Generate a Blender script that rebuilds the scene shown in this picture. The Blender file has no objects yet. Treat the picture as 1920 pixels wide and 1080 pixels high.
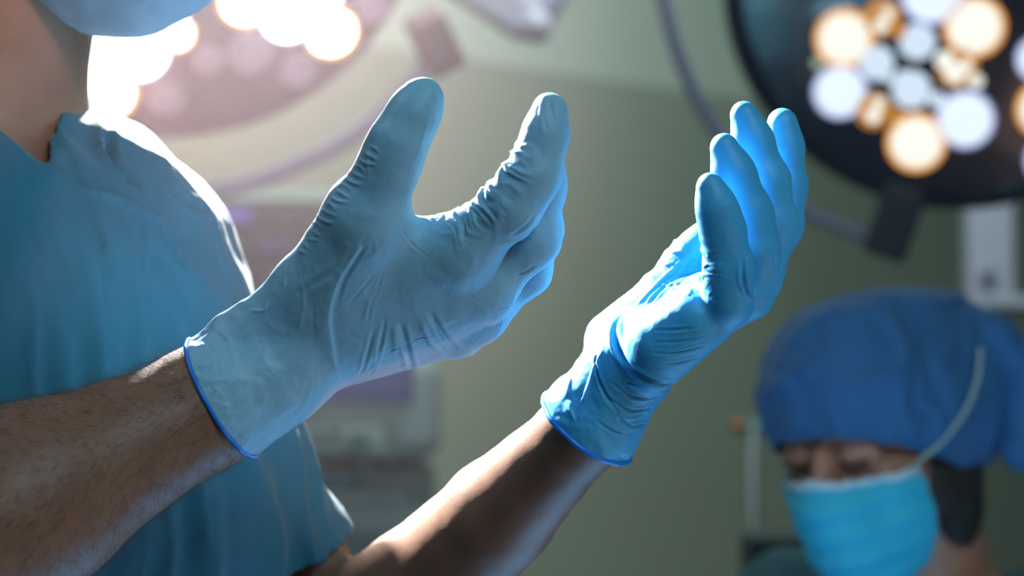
import bpy, math, random
import numpy as np
from mathutils import Vector, Matrix

random.seed(7)
rng = np.random.default_rng(7)
SC = bpy.context.scene
COL = SC.collection

# ------------------------------------------------------------------ camera
CAM = np.array([0.0, 0.0, 1.25])
PITCH = math.radians(3.0)
LENS = 85.0
FPX = LENS / 36.0 * 1920.0
cd = bpy.data.cameras.new('camera'); cam = bpy.data.objects.new('camera', cd); COL.objects.link(cam)
cam.location = CAM; cam.rotation_euler = (math.radians(90) + PITCH, 0, 0)
cd.lens = LENS; cd.sensor_width = 36.0; cd.clip_start = 0.05; cd.clip_end = 60
cd.dof.use_dof = True; cd.dof.focus_distance = 1.31; cd.dof.aperture_fstop = 5.4
SC.camera = cam
FWD = np.array([0, math.cos(PITCH), math.sin(PITCH)])
UPV = np.array([0, -math.sin(PITCH), math.cos(PITCH)])
RGT = np.array([1.0, 0, 0])

def P(px, py, d):
    """point at view depth d under a pixel of the 1920x1080 photograph (used to measure the place)"""
    return CAM + RGT * ((px - 960) / FPX * d) + UPV * ((540 - py) / FPX * d) + FWD * d
def R(px, d):
    return px / FPX * d

# ------------------------------------------------------------------ world, exposure, lights
w = bpy.data.worlds.new('world'); SC.world = w; w.use_nodes = True
w.node_tree.nodes['Background'].inputs[0].default_value = (0.30, 0.50, 0.55, 1)
w.node_tree.nodes['Background'].inputs[1].default_value = 0.09
SC.view_settings.view_transform = 'Standard'; SC.view_settings.look = 'None'
SC.view_settings.exposure = 0.0; SC.view_settings.gamma = 1.0
try: SC.view_settings.use_curve_mapping = False
except Exception: pass
SC.cycles.max_bounces = 6
SC.cycles.sample_clamp_indirect = 4.0
SC.cycles.use_denoising = True

def aim(o, target):
    d = Vector(target) - Vector(o.location)
    o.rotation_euler = d.to_track_quat('-Z', 'Y').to_euler()
def area(name, loc, target, size, watt, col, shape='DISK', size_y=None, spread=None):
    l = bpy.data.lights.new(name, 'AREA'); l.shape = shape; l.size = size; l.energy = watt; l.color = col
    if size_y: l.size_y = size_y
    if spread: l.spread = math.radians(spread)
    o = bpy.data.objects.new(name, l); COL.objects.link(o); o.location = loc; aim(o, target); return o
def spot(name, loc, target, watt, col, angle, radius, blend=0.3):
    l = bpy.data.lights.new(name, 'SPOT'); l.energy = watt; l.color = col
    l.spot_size = math.radians(angle); l.spot_blend = blend; l.shadow_soft_size = radius
    o = bpy.data.objects.new(name, l); COL.objects.link(o); o.location = loc; aim(o, target); return o

# theatre lamp over the table, just above the frame on the left: the hard key on hands, forearm and shoulder
spot('key_lamp_light', (-0.62, 2.05, 2.12), (0.06, 1.42, 1.20), 1080, (0.95, 0.99, 1.0), 40, 0.02)
spot('rim_fill_spot', (-0.78, 2.10, 1.72), (0.04, 1.34, 1.33), 230, (0.95, 0.98, 1.0), 34, 0.03)  # added spot: puts a bright edge on the far fingers
spot('back_fill_spot', (-0.28, 2.30, 1.96), (-0.06, 1.30, 1.33), 420, (1.0, 0.97, 0.95), 26, 0.03)  # added spot: brings the rim back along the near hand
spot('neck_fill_spot', (-0.02, 0.95, 1.95), (-0.31, 1.44, 1.50), 22, (1.0, 0.62, 0.48), 16, 0.05, 1.0)  # added narrow warm spot to redden the neck; no lamp hangs there
# the beam of the lamp seen at the top left
spot('left_lamp_light', P(600, 0, 2.68), (-0.22, 1.3, 1.40), 7, (1.0, 0.55, 0.38), 60, 0.06)
spot('left_lamp_light', P(225, 110, 2.62), (-0.25, 1.3, 1.45), 18, (1.0, 0.56, 0.40), 80, 0.06)
# ceiling luminaires, plus two added fills below
area('ceiling_light_front', (0.9, -0.3, 2.75), (0.1, 1.4, 1.2), 1.1, 35, (0.62, 0.88, 1.0), 'SQUARE')
area('low_blue_fill', (0.35, 1.75, 0.35), (0.05, 1.36, 1.25), 0.7, 7.0, (0.20, 0.56, 1.0), 'SQUARE')  # added fill: blue edge on the undersides of the hands
area('warm_fill', (0.75, 0.95, 0.75), (0.0, 1.45, 1.18), 0.5, 1.4, (1.0, 0.55, 0.42), 'SQUARE')  # added fill: warms the shaded side of the far forearm
area('ceiling_light_wall', (0.3, 3.4, 2.8), (0.4, 5.2, 1.3), 1.4, 60, (0.86, 1.0, 0.95), 'SQUARE')
area('ceiling_light_left', (-1.2, 1.0, 2.7), (-0.3, 1.6, 1.3), 0.6, 6, (0.8, 0.88, 1.0), 'SQUARE')

spot('wall_flare_spot', (-0.45, 3.7, 2.5), (-0.40, 4.65, 1.70), 36, (1.0, 0.42, 0.34), 60, 0.1, 1.0)  # added spot: stands in for the flare's warm glow over the wall
# ------------------------------------------------------------------ object helpers
def link(o, parent=None):
    COL.objects.link(o)
    if parent is not None: o.parent = parent
    return o
def tag(o, label=None, cat=None, group=None, kind=None):
    if label: o['label'] = label
    if cat: o['category'] = cat
    if group: o['group'] = group
    if kind: o['kind'] = kind
    return o
def empty(name, loc=(0, 0, 0), parent=None):
    o = bpy.data.objects.new(name, None); o.location = Vector(loc); o.empty_display_size = 0.05
    return link(o, parent)
def mesh_obj(name, verts, faces, mat, parent=None, smooth=True):
    """verts are world space; the parent is always an unrotated empty"""
    me = bpy.data.meshes.new(name)
    v = np.asarray(verts, dtype=np.float64)
    off = np.array(root_loc(parent)) if parent is not None else np.zeros(3)
    if parent is None:
        off = np.array([(v[:, 0].min() + v[:, 0].max()) / 2, (v[:, 1].min() + v[:, 1].max()) / 2, v[:, 2].min()])
    v = v - off
    if isinstance(faces, np.ndarray):
        n = faces.shape[0]; k = faces.shape[1]
        me.vertices.add(len(v)); me.vertices.foreach_set('co', v.astype(np.float32).ravel())
        me.loops.add(n * k); me.loops.foreach_set('vertex_index', faces.astype(np.int32).ravel())
        me.polygons.add(n); me.polygons.foreach_set('loop_start', np.arange(0, n * k, k, dtype=np.int32))
        me.update(calc_edges=True)
    else:
        me.from_pydata([tuple(x) for x in v], [], [tuple(f) for f in faces]); me.update()
    if smooth: me.polygons.foreach_set('use_smooth', [True] * len(me.polygons))
    if mat is not None: me.materials.append(mat)
    o = bpy.data.objects.new(name, me)
    if parent is None: o.location = off
    return link(o, parent)
def root_loc(p):
    loc = Vector((0, 0, 0))
    while p is not None:
        loc += p.location; p = p.parent
    return loc

class MB:
    """collects simple solids into one mesh, world space"""
    def __init__(s): s.v = []; s.f = []
    def add(s, v, f):
        n = len(s.v); s.v += [tuple(x) for x in v]; s.f += [tuple(i + n for i in q) for q in f]; return s
    def box(s, c, size, M=None, bev=0.0):
        import bmesh
        bm = bmesh.new(); bmesh.ops.create_cube(bm, size=1.0)
        bmesh.ops.scale(bm, vec=Vector(size), verts=bm.verts)
        if bev > 0: bmesh.ops.bevel(bm, geom=list(bm.edges), offset=bev, segments=3, affect='EDGES', profile=0.5)
        if M is not None: bmesh.ops.transform(bm, matrix=M, verts=bm.verts)
        bmesh.ops.translate(bm, vec=Vector(c), verts=bm.verts)
        bm.verts.index_update()
        s.add([v.co[:] for v in bm.verts], [[v.index for v in f.verts] for f in bm.faces]); bm.free(); return s
    def tube(s, pts, rad, seg=16, closed=False, caps=True):
        pts = [np.array(p, float) for p in pts]; n = len(pts)
        rad = [rad] * n if np.isscalar(rad) else rad
        up = np.array([0.123, 0.37, 0.9]); rings = []; prev = None
        for i, p in enumerate(pts):
            if closed: t = pts[(i + 1) % n] - pts[i - 1]
            else: t = pts[min(i + 1, n - 1)] - pts[max(i - 1, 0)]
            t = t / (np.linalg.norm(t) + 1e-12)
            a = (prev if prev is not None else up); a = a - t * a.dot(t); a /= np.linalg.norm(a) + 1e-12; prev = a
            b = np.cross(t, a)
            rings.append([p + rad[i] * (math.cos(2 * math.pi * k / seg) * a + math.sin(2 * math.pi * k / seg) * b) for k in range(seg)])
        v = [q for r in rings for q in r]; f = []
        m = n if closed else n - 1
        for i in range(m):
            j = (i + 1) % n
            for k in range(seg):
                k2 = (k + 1) % seg
                f.append((i * seg + k, i * seg + k2, j * seg + k2, j * seg + k))
        if caps and not closed:
            f.append(tuple(range(seg))[::-1]); f.append(tuple((n - 1) * seg + k for k in range(seg)))
        return s.add(v, f)
    def lathe(s, prof, M, seg=64):
        """prof: list of (radius, height) around local z, M: 4x4"""
        v = []; f = []
        for r, h in prof:
            for k in range(seg):
                a = 2 * math.pi * k / seg
                v.append((M @ Vector((r * math.cos(a), r * math.sin(a), h)))[:])
        for i in range(len(prof) - 1):
            for k in range(seg):
                k2 = (k + 1) % seg
                f.append((i * seg + k, i * seg + k2, (i + 1) * seg + k2, (i + 1) * seg + k))
        return s.add(v, f)
    def build(s, name, mat, parent=None, smooth=False, auto=None):
        o = mesh_obj(name, s.v, s.f, mat, parent, smooth)
        if auto:
            try: o.data.set_sharp_from_angle(angle=math.radians(auto))
            except Exception: pass
        return o

# ------------------------------------------------------------------ materials
def mat(name, base, rough=0.5, metal=0.0, sss=0.0, sss_r=(0.004, 0.002, 0.001), emis=None, estr=0.0, sheen=0.0,
        noise=None, bump=None, coat=0.0, spec=0.5, weave=None):
    m = bpy.data.materials.new(name); m.use_nodes = True; nt = m.node_tree; b = nt.nodes['Principled BSDF']
    b.inputs['Base Color'].default_value = (*base, 1); b.inputs['Roughness'].default_value = rough
    b.inputs['Metallic'].default_value = metal; b.inputs['Specular IOR Level'].default_value = spec
    b.inputs['Coat Weight'].default_value = coat
    if sss:
        b.inputs['Subsurface Weight'].default_value = sss; b.inputs['Subsurface Radius'].default_value = [x * 1000 for x in sss_r]
        b.inputs['Subsurface Scale'].default_value = 0.001
    if sheen: b.inputs['Sheen Weight'].default_value = sheen; b.inputs['Sheen Roughness'].default_value = 0.4
    if emis: b.inputs['Emission Color'].default_value = (*emis, 1); b.inputs['Emission Strength'].default_value = estr
    tc = nt.nodes.new('ShaderNodeTexCoord')
    if noise:  # (scale, second colour, detail)
        n = nt.nodes.new('ShaderNodeTexNoise'); n.inputs['Scale'].default_value = noise[0]; n.inputs['Detail'].default_value = noise[2]
        nt.links.new(tc.outputs['Object'], n.inputs['Vector'])
        r = nt.nodes.new('ShaderNodeValToRGB'); r.color_ramp.elements[0].position = 0.35; r.color_ramp.elements[1].position = 0.65
        r.color_ramp.elements[0].color = (*base, 1); r.color_ramp.elements[1].color = (*noise[1], 1)
        nt.links.new(n.outputs['Fac'], r.inputs['Fac']); nt.links.new(r.outputs['Color'], b.inputs['Base Color'])
    last = None
    for bp in (bump or []):  # (scale, strength, distance, detail)
        n = nt.nodes.new('ShaderNodeTexNoise'); n.inputs['Scale'].default_value = bp[0]; n.inputs['Detail'].default_value = bp[3]
        nt.links.new(tc.outputs['Object'], n.inputs['Vector'])
        q = nt.nodes.new('ShaderNodeBump'); q.inputs['Strength'].default_value = bp[1]; q.inputs['Distance'].default_value = bp[2]
        nt.links.new(n.outputs['Fac'], q.inputs['Height'])
        if last: nt.links.new(last.outputs['Normal'], q.inputs['Normal'])
        last = q
    if weave:
        wv = nt.nodes.new('ShaderNodeTexWave'); wv.inputs['Scale'].default_value = weave; wv.inputs['Distortion'].default_value = 0.5
        nt.links.new(tc.outputs['Object'], wv.inputs['Vector'])
        q = nt.nodes.new('ShaderNodeBump'); q.inputs['Strength'].default_value = 0.12; q.inputs['Distance'].default_value = 0.0003
        nt.links.new(wv.outputs['Fac'], q.inputs['Height'])
        if last: nt.links.new(last.outputs['Normal'], q.inputs['Normal'])
        last = q
    if last: nt.links.new(last.outputs['Normal'], b.inputs['Normal'])
    return m
def emission(name, col, strength):
    m = bpy.data.materials.new(name); m.use_nodes = True; nt = m.node_tree
    b = nt.nodes['Principled BSDF']
    b.inputs['Base Color'].default_value = (0.02, 0.02, 0.02, 1); b.inputs['Roughness'].default_value = 0.3
    b.inputs['Emission Color'].default_value = (*col, 1); b.inputs['Emission Strength'].default_value = strength
    return m

M_GLOVE_VEILED = mat('blue nitrile', (0.21, 0.43, 0.60), 0.42, sss=0.25, sss_r=(0.001, 0.002, 0.003), noise=(18, (0.225, 0.455, 0.62), 3),
              bump=[(900, 0.25, 0.0002, 3), (140, 0.4, 0.0011, 4)], spec=0.22)  # lens flare veil painted into the near glove's paler base colour
M_GLOVE_FAR = mat('blue nitrile far', (0.045, 0.33, 0.62), 0.48, sss=0.25, sss_r=(0.001, 0.002, 0.003), noise=(18, (0.055, 0.36, 0.66), 3),
              bump=[(900, 0.2, 0.0002, 3), (140, 0.25, 0.0008, 4)], spec=0.35)  # same nitrile without the painted veil
M_RIM = mat('blue nitrile rolled rim', (0.01, 0.19, 0.70), 0.35, sss=0.2, sss_r=(0.001, 0.002, 0.003))
M_SKIN = mat('skin', (0.215, 0.110, 0.070), 0.5, sss=0.2, sss_r=(0.006, 0.002, 0.001), noise=(28, (0.18, 0.088, 0.055), 6),
             bump=[(700, 0.35, 0.0004, 4), (120, 0.2, 0.001, 3)], spec=0.4)
M_SKIN2 = mat('skin of nurse', (0.42, 0.22, 0.15), 0.5, sss=0.1, sss_r=(0.006, 0.002, 0.001), noise=(28, (0.36, 0.18, 0.12), 4))
M_HAIR = mat('dark hair', (0.022, 0.020, 0.017), 0.7)
M_ARMHAIR = mat('fine arm hair', (0.10, 0.055, 0.035), 0.4)
M_SCRUB = mat('teal scrub cotton', (0.004, 0.078, 0.118), 0.85, sheen=0.15, noise=(9, (0.005, 0.090, 0.132), 3), bump=[(1400, 0.2, 0.0003, 2)], weave=420)
M_SCRUB2 = mat('dark teal scrub cotton', (0.015, 0.09, 0.11), 0.9, noise=(9, (0.02, 0.10, 0.12), 3))
M_CAP = mat('blue cap cloth', (0.016, 0.105, 0.26), 0.85, sheen=0.15, noise=(14, (0.02, 0.12, 0.29), 3))
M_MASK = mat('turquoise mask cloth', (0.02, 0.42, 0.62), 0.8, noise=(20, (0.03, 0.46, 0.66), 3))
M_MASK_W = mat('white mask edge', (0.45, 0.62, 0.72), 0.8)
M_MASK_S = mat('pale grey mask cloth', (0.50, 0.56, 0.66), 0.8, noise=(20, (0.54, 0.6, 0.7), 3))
M_STRAP = mat('mask strap', (0.30, 0.42, 0.42), 0.8)
M_EYE = mat('eye', (0.03, 0.025, 0.02), 0.2)
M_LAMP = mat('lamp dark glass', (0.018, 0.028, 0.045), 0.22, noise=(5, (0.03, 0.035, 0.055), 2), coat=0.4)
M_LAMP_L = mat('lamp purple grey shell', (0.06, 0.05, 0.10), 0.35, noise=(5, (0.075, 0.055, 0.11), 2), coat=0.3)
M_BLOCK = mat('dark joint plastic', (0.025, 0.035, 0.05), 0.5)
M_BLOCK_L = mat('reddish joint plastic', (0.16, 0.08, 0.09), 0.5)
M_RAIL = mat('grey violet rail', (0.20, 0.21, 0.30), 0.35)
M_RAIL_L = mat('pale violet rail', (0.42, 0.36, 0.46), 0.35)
M_WHITE = mat('white enamel', (0.55, 0.57, 0.60), 0.4)
M_COLUMN = mat('pale column enamel', (0.24, 0.26, 0.33), 0.45)
M_COOL = emission('cool led lens', (0.74, 0.87, 0.98), 1.12)
M_COOLD = emission('cool led lens small', (0.66, 0.80, 0.95), 1.0)
M_WARM = emission('warm led lens', (0.88, 0.91, 0.82), 1.1)
M_COOLX = emission('cool led lens glaring', (0.90, 0.95, 1.0), 6.0)
M_WARMX = emission('warm led lens glaring', (1.0, 0.86, 0.62), 6.0)
M_WARMR = emission('amber reflector', (1.0, 0.42, 0.07), 1.1)
M_COOLR = emission('violet reflector', (0.45, 0.50, 1.0), 0.9)
M_AMBER = emission('amber bowl', (0.70, 0.30, 0.05), 0.8)
M_DIM = emission('dim violet lens', (0.30, 0.24, 0.36), 0.5)
M_GREENDOT = emission('green pilot light', (0.45, 0.6, 0.4), 0.8)
M_MONITOR = mat('dark monitor plastic', (0.028, 0.034, 0.042), 0.6)
M_PURPLE = emission('violet screen area', (0.14, 0.12, 0.5), 0.75)
M_BLUESCR = mat('dark blue screen', (0.012, 0.022, 0.10), 0.3, emis=(0.02, 0.03, 0.12), estr=0.4)
M_MACH = mat('machine enamel', (0.23, 0.31, 0.30), 0.5)
M_MACHD = mat('machine grey panel', (0.11, 0.155, 0.145), 0.5)
M_KNOB = mat('green knob', (0.01, 0.11, 0.085), 0.4)
M_TEAL = mat('teal strip', (0.05, 0.18, 0.22), 0.5)
M_ORANGE = mat('orange cap', (0.36, 0.10, 0.05), 0.5)
M_POLE = mat('dark green grey pole', (0.05, 0.085, 0.08), 0.4)
M_FLOOR = mat('vinyl floor', (0.10, 0.14, 0.13), 0.4, noise=(3, (0.12, 0.16, 0.14), 3))
M_SHOE = mat('clog', (0.05, 0.06, 0.07), 0.5)

# ------------------------------------------------------------------ numpy noise
def _hash(ix, iy, iz):
    h = (ix * 374761393 + iy * 668265263 + iz * 2147483647 * 3 + 1274126177) & 0xffffffff
    h = ((h ^ (h >> 13)) * 1274126177) & 0xffffffff
    h = (h ^ (h >> 16)) & 0xffffffff
    return (h & 0xffff) / 65535.0
def vnoise(p):
    i = np.floor(p).astype(np.int64); f = p - i; f = f * f * (3 - 2 * f)
    r = 0
    for dx in (0, 1):
        wx = f[:, 0] if dx else 1 - f[:, 0]
        for dy in (0, 1):
            wy = f[:, 1] if dy else 1 - f[:, 1]
            for dz in (0, 1):
                wz = f[:, 2] if dz else 1 - f[:, 2]
                r = r + _hash(i[:, 0] + dx, i[:, 1] + dy, i[:, 2] + dz) * wx * wy * wz
    return r * 2 - 1
def fbm(p, o=3):
    r = 0; a = 1.0
    for k in range(o): r = r + a * vnoise(p * (2 ** k) + 17.3 * k); a *= 0.5
    return r
def ridged(p, o=2):
    r = 0; a = 1.0
    for k in range(o): r = r + a * (1 - 2 * np.abs(vnoise(p * (2 ** k) + 31.7 * k))); a *= 0.5
    return r

# ------------------------------------------------------------------ distance field modelling
def V(*a): return np.array(a, float)
def cone(a, b, ra, rb, n=None, s=1.0):
    """tapered capsule; n, s: squash by s along direction n"""
    a = np.asarray(a, float); b = np.asarray(b, float); ba = b - a; l2 = max(ba.dot(ba), 1e-10)
    if n is not None: n = np.asarray(n, float) / np.linalg.norm(n)
    def f(p):
        pa = p - a; t = np.clip(pa @ ba / l2, 0, 1)
        q = pa - t[:, None] * ba
        if n is not None:
            qn = q @ n; q = q + np.outer(qn * (1 / s - 1), n)
        return np.sqrt((q * q).sum(1)) - (ra + (rb - ra) * t)
    return f
def ell(c, r, M=None):
    c = np.asarray(c, float); r = np.asarray(r, float)
    def f(p):
        q = p - c
        if M is not None: q = q @ M
        k0 = np.sqrt(((q / r) ** 2).sum(1)); k1 = np.sqrt(((q / (r * r)) ** 2).sum(1))
        return k0 * (k0 - 1.0) / (k1 + 1e-9)
    return f
def smin(a, b, k):
    h = np.clip(0.5 + 0.5 * (b - a) / k, 0, 1)
    return b + (a - b) * h - k * h * (1 - h)
def blend(fs, k):
    def f(p):
        r = fs[0](p)
        for g in fs[1:]: r = smin(r, g(p), k)
        return r
    return f
def union(fs):
    def f(p):
        r = fs[0](p)
        for g in fs[1:]: r = np.minimum(r, g(p))
        return r
    return f
def chain(pts, k=0.003):
    """pts: list of (point, radius)"""
    return blend([cone(pts[i][0], pts[i + 1][0], pts[i][1], pts[i + 1][1]) for i in range(len(pts) - 1)], k)
def carve(f, g, k):
    return lambda p: -smin(-f(p), g(p), k)
def offset(f, d): return lambda p: f(p) - d
def chunk(f, p, n=400000):
    return np.concatenate([f(p[i:i + n]) for i in range(0, len(p), n)])
def grad(f, p, e=4e-4):
    g = np.zeros_like(p)
    for s in ((1, -1, -1), (-1, -1, 1), (-1, 1, -1), (1, 1, 1)):
        s = np.array(s, float); g += s * chunk(f, p + e * s)[:, None]
    return g / (4 * e)
def subdivide(v, q):
    n = len(v); e = np.concatenate([q[:, [0, 1]], q[:, [1, 2]], q[:, [2, 3]], q[:, [3, 0]]]); es = np.sort(e, 1)
    key = es[:, 0].astype(np.int64) * n + es[:, 1]
    u, inv = np.unique(key, return_inverse=True); inv = inv.reshape(-1)
    mid = (v[u // n] + v[u % n]) / 2; fc = v[q].mean(1); m = len(q)
    E = [n + inv[i * m:(i + 1) * m] for i in range(4)]; C = n + len(u) + np.arange(m)
    nq = np.concatenate([np.stack([q[:, 0], E[0], C, E[3]], 1), np.stack([E[0], q[:, 1], E[1], C], 1),
                         np.stack([C, E[1], q[:, 2], E[2]], 1), np.stack([E[3], C, E[2], q[:, 3]], 1)])
    return np.concatenate([v, mid, fc]), nq
def nets(f, lo, hi, h, sub=1, it=3):
    lo = np.asarray(lo, float); hi = np.asarray(hi, float)
    n = np.ceil((hi - lo) / h).astype(int) + 1
    ax = [lo[i] + h * np.arange(n[i]) for i in range(3)]
    G = np.stack(np.meshgrid(*ax, indexing='ij'), -1).reshape(-1, 3)
    F = chunk(f, G).reshape(n); S = F < 0
    c = sum(S[i:n[0] - 1 + i, j:n[1] - 1 + j, k:n[2] - 1 + k].astype(np.int8) for i in (0, 1) for j in (0, 1) for k in (0, 1))
    act = (c > 0) & (c < 8); idx = -np.ones(act.shape, np.int64); idx[act] = np.arange(act.sum()); cells = np.argwhere(act)
    acc = np.zeros((len(cells), 3)); cnt = np.zeros(len(cells))
    cor = [np.array(x) for x in [(0,0,0),(1,0,0),(0,1,0),(1,1,0),(0,0,1),(1,0,1),(0,1,1),(1,1,1)]]
    val = [F[cells[:, 0] + q[0], cells[:, 1] + q[1], cells[:, 2] + q[2]] for q in cor]
    for a, b in [(0,1),(2,3),(4,5),(6,7),(0,2),(1,3),(4,6),(5,7),(0,4),(1,5),(2,6),(3,7)]:
        m = (val[a] < 0) != (val[b] < 0); t = np.where(m, val[a] / (val[a] - val[b] + 1e-20), 0)
        acc += m[:, None] * (cor[a] + t[:, None] * (cor[b] - cor[a])); cnt += m
    v = lo + h * (cells + acc / cnt[:, None])
    Q = []
    for axn in range(3):
        o1, o2 = [(1, 2), (2, 0), (0, 1)][axn]
        sl0 = [slice(None)] * 3; sl1 = [slice(None)] * 3
        sl0[axn] = slice(0, -1); sl1[axn] = slice(1, None)
        d = S[tuple(sl0)].astype(np.int8) - S[tuple(sl1)].astype(np.int8)
        e = np.argwhere(d != 0); e = e[(e[:, o1] > 0) & (e[:, o2] > 0) & (e[:, o1] < n[o1] - 1) & (e[:, o2] < n[o2] - 1)]
        sg = d[e[:, 0], e[:, 1], e[:, 2]]
        def at(a, b):
            k = e.copy(); k[:, o1] -= a; k[:, o2] -= b; return idx[k[:, 0], k[:, 1], k[:, 2]]
        q = np.stack([at(1, 1), at(0, 1), at(0, 0), at(1, 0)], 1); q[sg < 0] = q[sg < 0][:, ::-1]
        Q.append(q)
    q = np.concatenate(Q); q = q[(q >= 0).all(1)]
    for s in range(sub + 1):
        if s: v, q = subdivide(v, q)
        for _ in range(it):
            g = grad(f, v); gl = np.sqrt((g * g).sum(1)) + 1e-6; d = chunk(f, v)
            v = v - g * (np.clip(d / gl, -h, h) / gl)[:, None]
        # relax tangentially a little
        e = np.concatenate([q[:, [0, 1]], q[:, [1, 2]], q[:, [2, 3]], q[:, [3, 0]]])
        for _ in range(2):
            a = np.zeros_like(v); k = np.zeros(len(v))
            for c3 in range(3):
                a[:, c3] = np.bincount(e[:, 0], v[e[:, 1], c3], len(v)) + np.bincount(e[:, 1], v[e[:, 0], c3], len(v))
            k = np.bincount(e[:, 0], minlength=len(v)) + np.bincount(e[:, 1], minlength=len(v)); k = np.maximum(k, 1)
            d = a / k[:, None] - v; g = grad(f, v); g /= np.sqrt((g * g).sum(1))[:, None] + 1e-9
            v = v + 0.6 * (d - g * (d * g).sum(1)[:, None])
    g = grad(f, v); gl = np.sqrt((g * g).sum(1)) + 1e-6; d = chunk(f, v); v = v - g * (np.clip(d / gl, -h, h) / gl)[:, None]
    return v, q
def normals(v, q):
    nn = np.cross(v[q[:, 2]] - v[q[:, 0]], v[q[:, 3]] - v[q[:, 1]])
    r = np.zeros_like(v)
    for c in range(4):
        for a in range(3): r[:, a] += np.bincount(q[:, c], nn[:, a], len(v))
    return r / (np.sqrt((r * r).sum(1))[:, None] + 1e-12)
def cut(v, q, keep):
    """drop the faces whose vertices are all outside keep"""
    q = q[keep[q].all(1)]; u, inv = np.unique(q, return_inverse=True); return v[u], inv.reshape(q.shape)
def cut_plane(v, q, c, n):
    """cut open at a plane (keeps the side n points to) and pull the border vertices onto it"""
    c = np.asarray(c, float); n = np.asarray(n, float) / np.linalg.norm(n)
    s = (v - c) @ n; keep = s > 0; q2 = q[keep[q].any(1)]
    bad = np.unique(q2[s[q2] < 0]); v = v.copy(); v[bad] -= np.outer(s[bad], n)
    u, inv = np.unique(q2, return_inverse=True); return v[u], inv.reshape(q2.shape)
def cut_field(v, q, s_fn):
    """cut open where s_fn < 0 and slide the border vertices onto the zero line"""
    s = s_fn(v); q2 = q[(s > 0)[q].any(1)]; bad = np.unique(q2[s[q2] < 0]); v = v.copy()
    for _ in range(3):
        p = v[bad]; s0 = s_fn(p); e = 1e-4; g = np.stack([(s_fn(p + e * np.eye(3)[k]) - s_fn(p - e * np.eye(3)[k])) / (2 * e) for k in range(3)], 1)
        v[bad] = p - g * (s0 / np.maximum((g * g).sum(1), 0.05))[:, None]
    u, inv = np.unique(q2, return_inverse=True); return v[u], inv.reshape(q2.shape)
def border_loops(q):
    e = np.concatenate([q[:, [0, 1]], q[:, [1, 2]], q[:, [2, 3]], q[:, [3, 0]]]); nx = {}
    s = set(map(tuple, e.tolist()))
    for a, b in s:
        if (b, a) not in s: nx[a] = b
    loops = []
    while nx:
        a = next(iter(nx)); l = [a]; b = nx.pop(a)
        while b in nx and b != l[0]: l.append(b); b = nx.pop(b)
        loops.append(l)
    return sorted(loops, key=len, reverse=True)
def trace(f, px, py):
    """where the view through a measured pixel meets a surface"""
    o = CAM; d = P(px, py, 1.0) - CAM; d /= np.linalg.norm(d); t = 1.0
    for _ in range(200):
        s = float(f((o + d * t)[None])[0]); t += 0.7 * s
        if abs(s) < 1e-4: break
        if t > 2.2: return None
    return o + d * t
def strokes_apply(v, nrm, f, strokes, K=1.0):
    """each stroke: kind, width mm, height mm, list of measured points. Creases/ridges/steps laid along the surface."""
    disp = np.zeros(len(v))
    for kind, wd, ht, pts in strokes:
        w3 = [trace(f, *p) for p in pts]; w3 = [p for p in w3 if p is not None]
        if len(w3) < 2: continue
        w3 = smooth_line(w3, 4)
        wd_ = 0.72 * wd / 1000; best = np.full(len(v), 9.0); tt = np.zeros(len(v)); side = np.zeros(len(v))
        lo = np.min(w3, 0) - 4 * wd_; hi = np.max(w3, 0) + 4 * wd_
        near = np.where(((v > lo) & (v < hi)).all(1))[0]
        if len(near) == 0: continue
        vv = v[near]; b = np.full(len(near), 9.0); t_ = np.zeros(len(near)); sd = np.zeros(len(near)); nseg = len(w3) - 1
        for i in range(nseg):
            a = w3[i]; ba = w3[i + 1] - a; l2 = ba.dot(ba) + 1e-12; pa = vv - a
            t = np.clip(pa @ ba / l2, 0, 1); q = pa - t[:, None] * ba; d = np.sqrt((q * q).sum(1))
            m = d < b; b[m] = d[m]; t_[m] = (i + t[m]) / nseg
            cr = np.cross(np.broadcast_to(ba / math.sqrt(l2), q.shape), q); sd[m] = np.sign((cr * nrm[near]).sum(1))[m]
        x = b / wd_; fade = np.sin(np.pi * np.clip(t_ * 0.94 + 0.03, 0, 1)) ** 0.6
        if kind == 'crease': prof = -np.exp(-x * x) + 0.45 * np.exp(-((x - 1.8) ** 2))
        elif kind == 'ridge': prof = np.exp(-x * x)
        else:  # step: high on one side, sharp drop to the other
            s = sd * x; s = -s; prof = np.where(s > 0, np.exp(-(s / 3.0) ** 2), np.exp(-(s / 0.7) ** 2) * 1.25 - 0.25 * np.exp(-((s + 1.4) / 2.2) ** 2))
        ht = ht * K
        disp[near] += ht / 1000 * prof * fade
    return v + nrm * disp[:, None]
def smooth_line(pts, n=4):
    pts = [np.asarray(p, float) for p in pts]
    if len(pts) < 3: return pts
    out = []
    for i in range(len(pts) - 1):
        p0 = pts[max(i - 1, 0)]; p1 = pts[i]; p2 = pts[i + 1]; p3 = pts[min(i + 2, len(pts) - 1)]
        for k in range(n):
            t = k / n
            out.append(0.5 * ((2 * p1) + (-p0 + p2) * t + (2 * p0 - 5 * p1 + 4 * p2 - p3) * t * t + (-p0 + 3 * p1 - 3 * p2 + p3) * t ** 3))
    out.append(pts[-1]); return out
def along(v, pts):
    """arc length position and distance to a joint chain"""
    best = np.full(len(v), 9.0); s = np.zeros(len(v)); acc = 0
    for i in range(len(pts) - 1):
        a = pts[i]; ba = pts[i + 1] - a; l = np.linalg.norm(ba); pa = v - a; t = np.clip(pa @ ba / l ** 2, 0, 1)
        q = pa - t[:, None] * ba; d = np.sqrt((q * q).sum(1)); m = d < best; best[m] = d[m]; s[m] = (acc + t * l)[m]; acc += l
    return s, best
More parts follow.
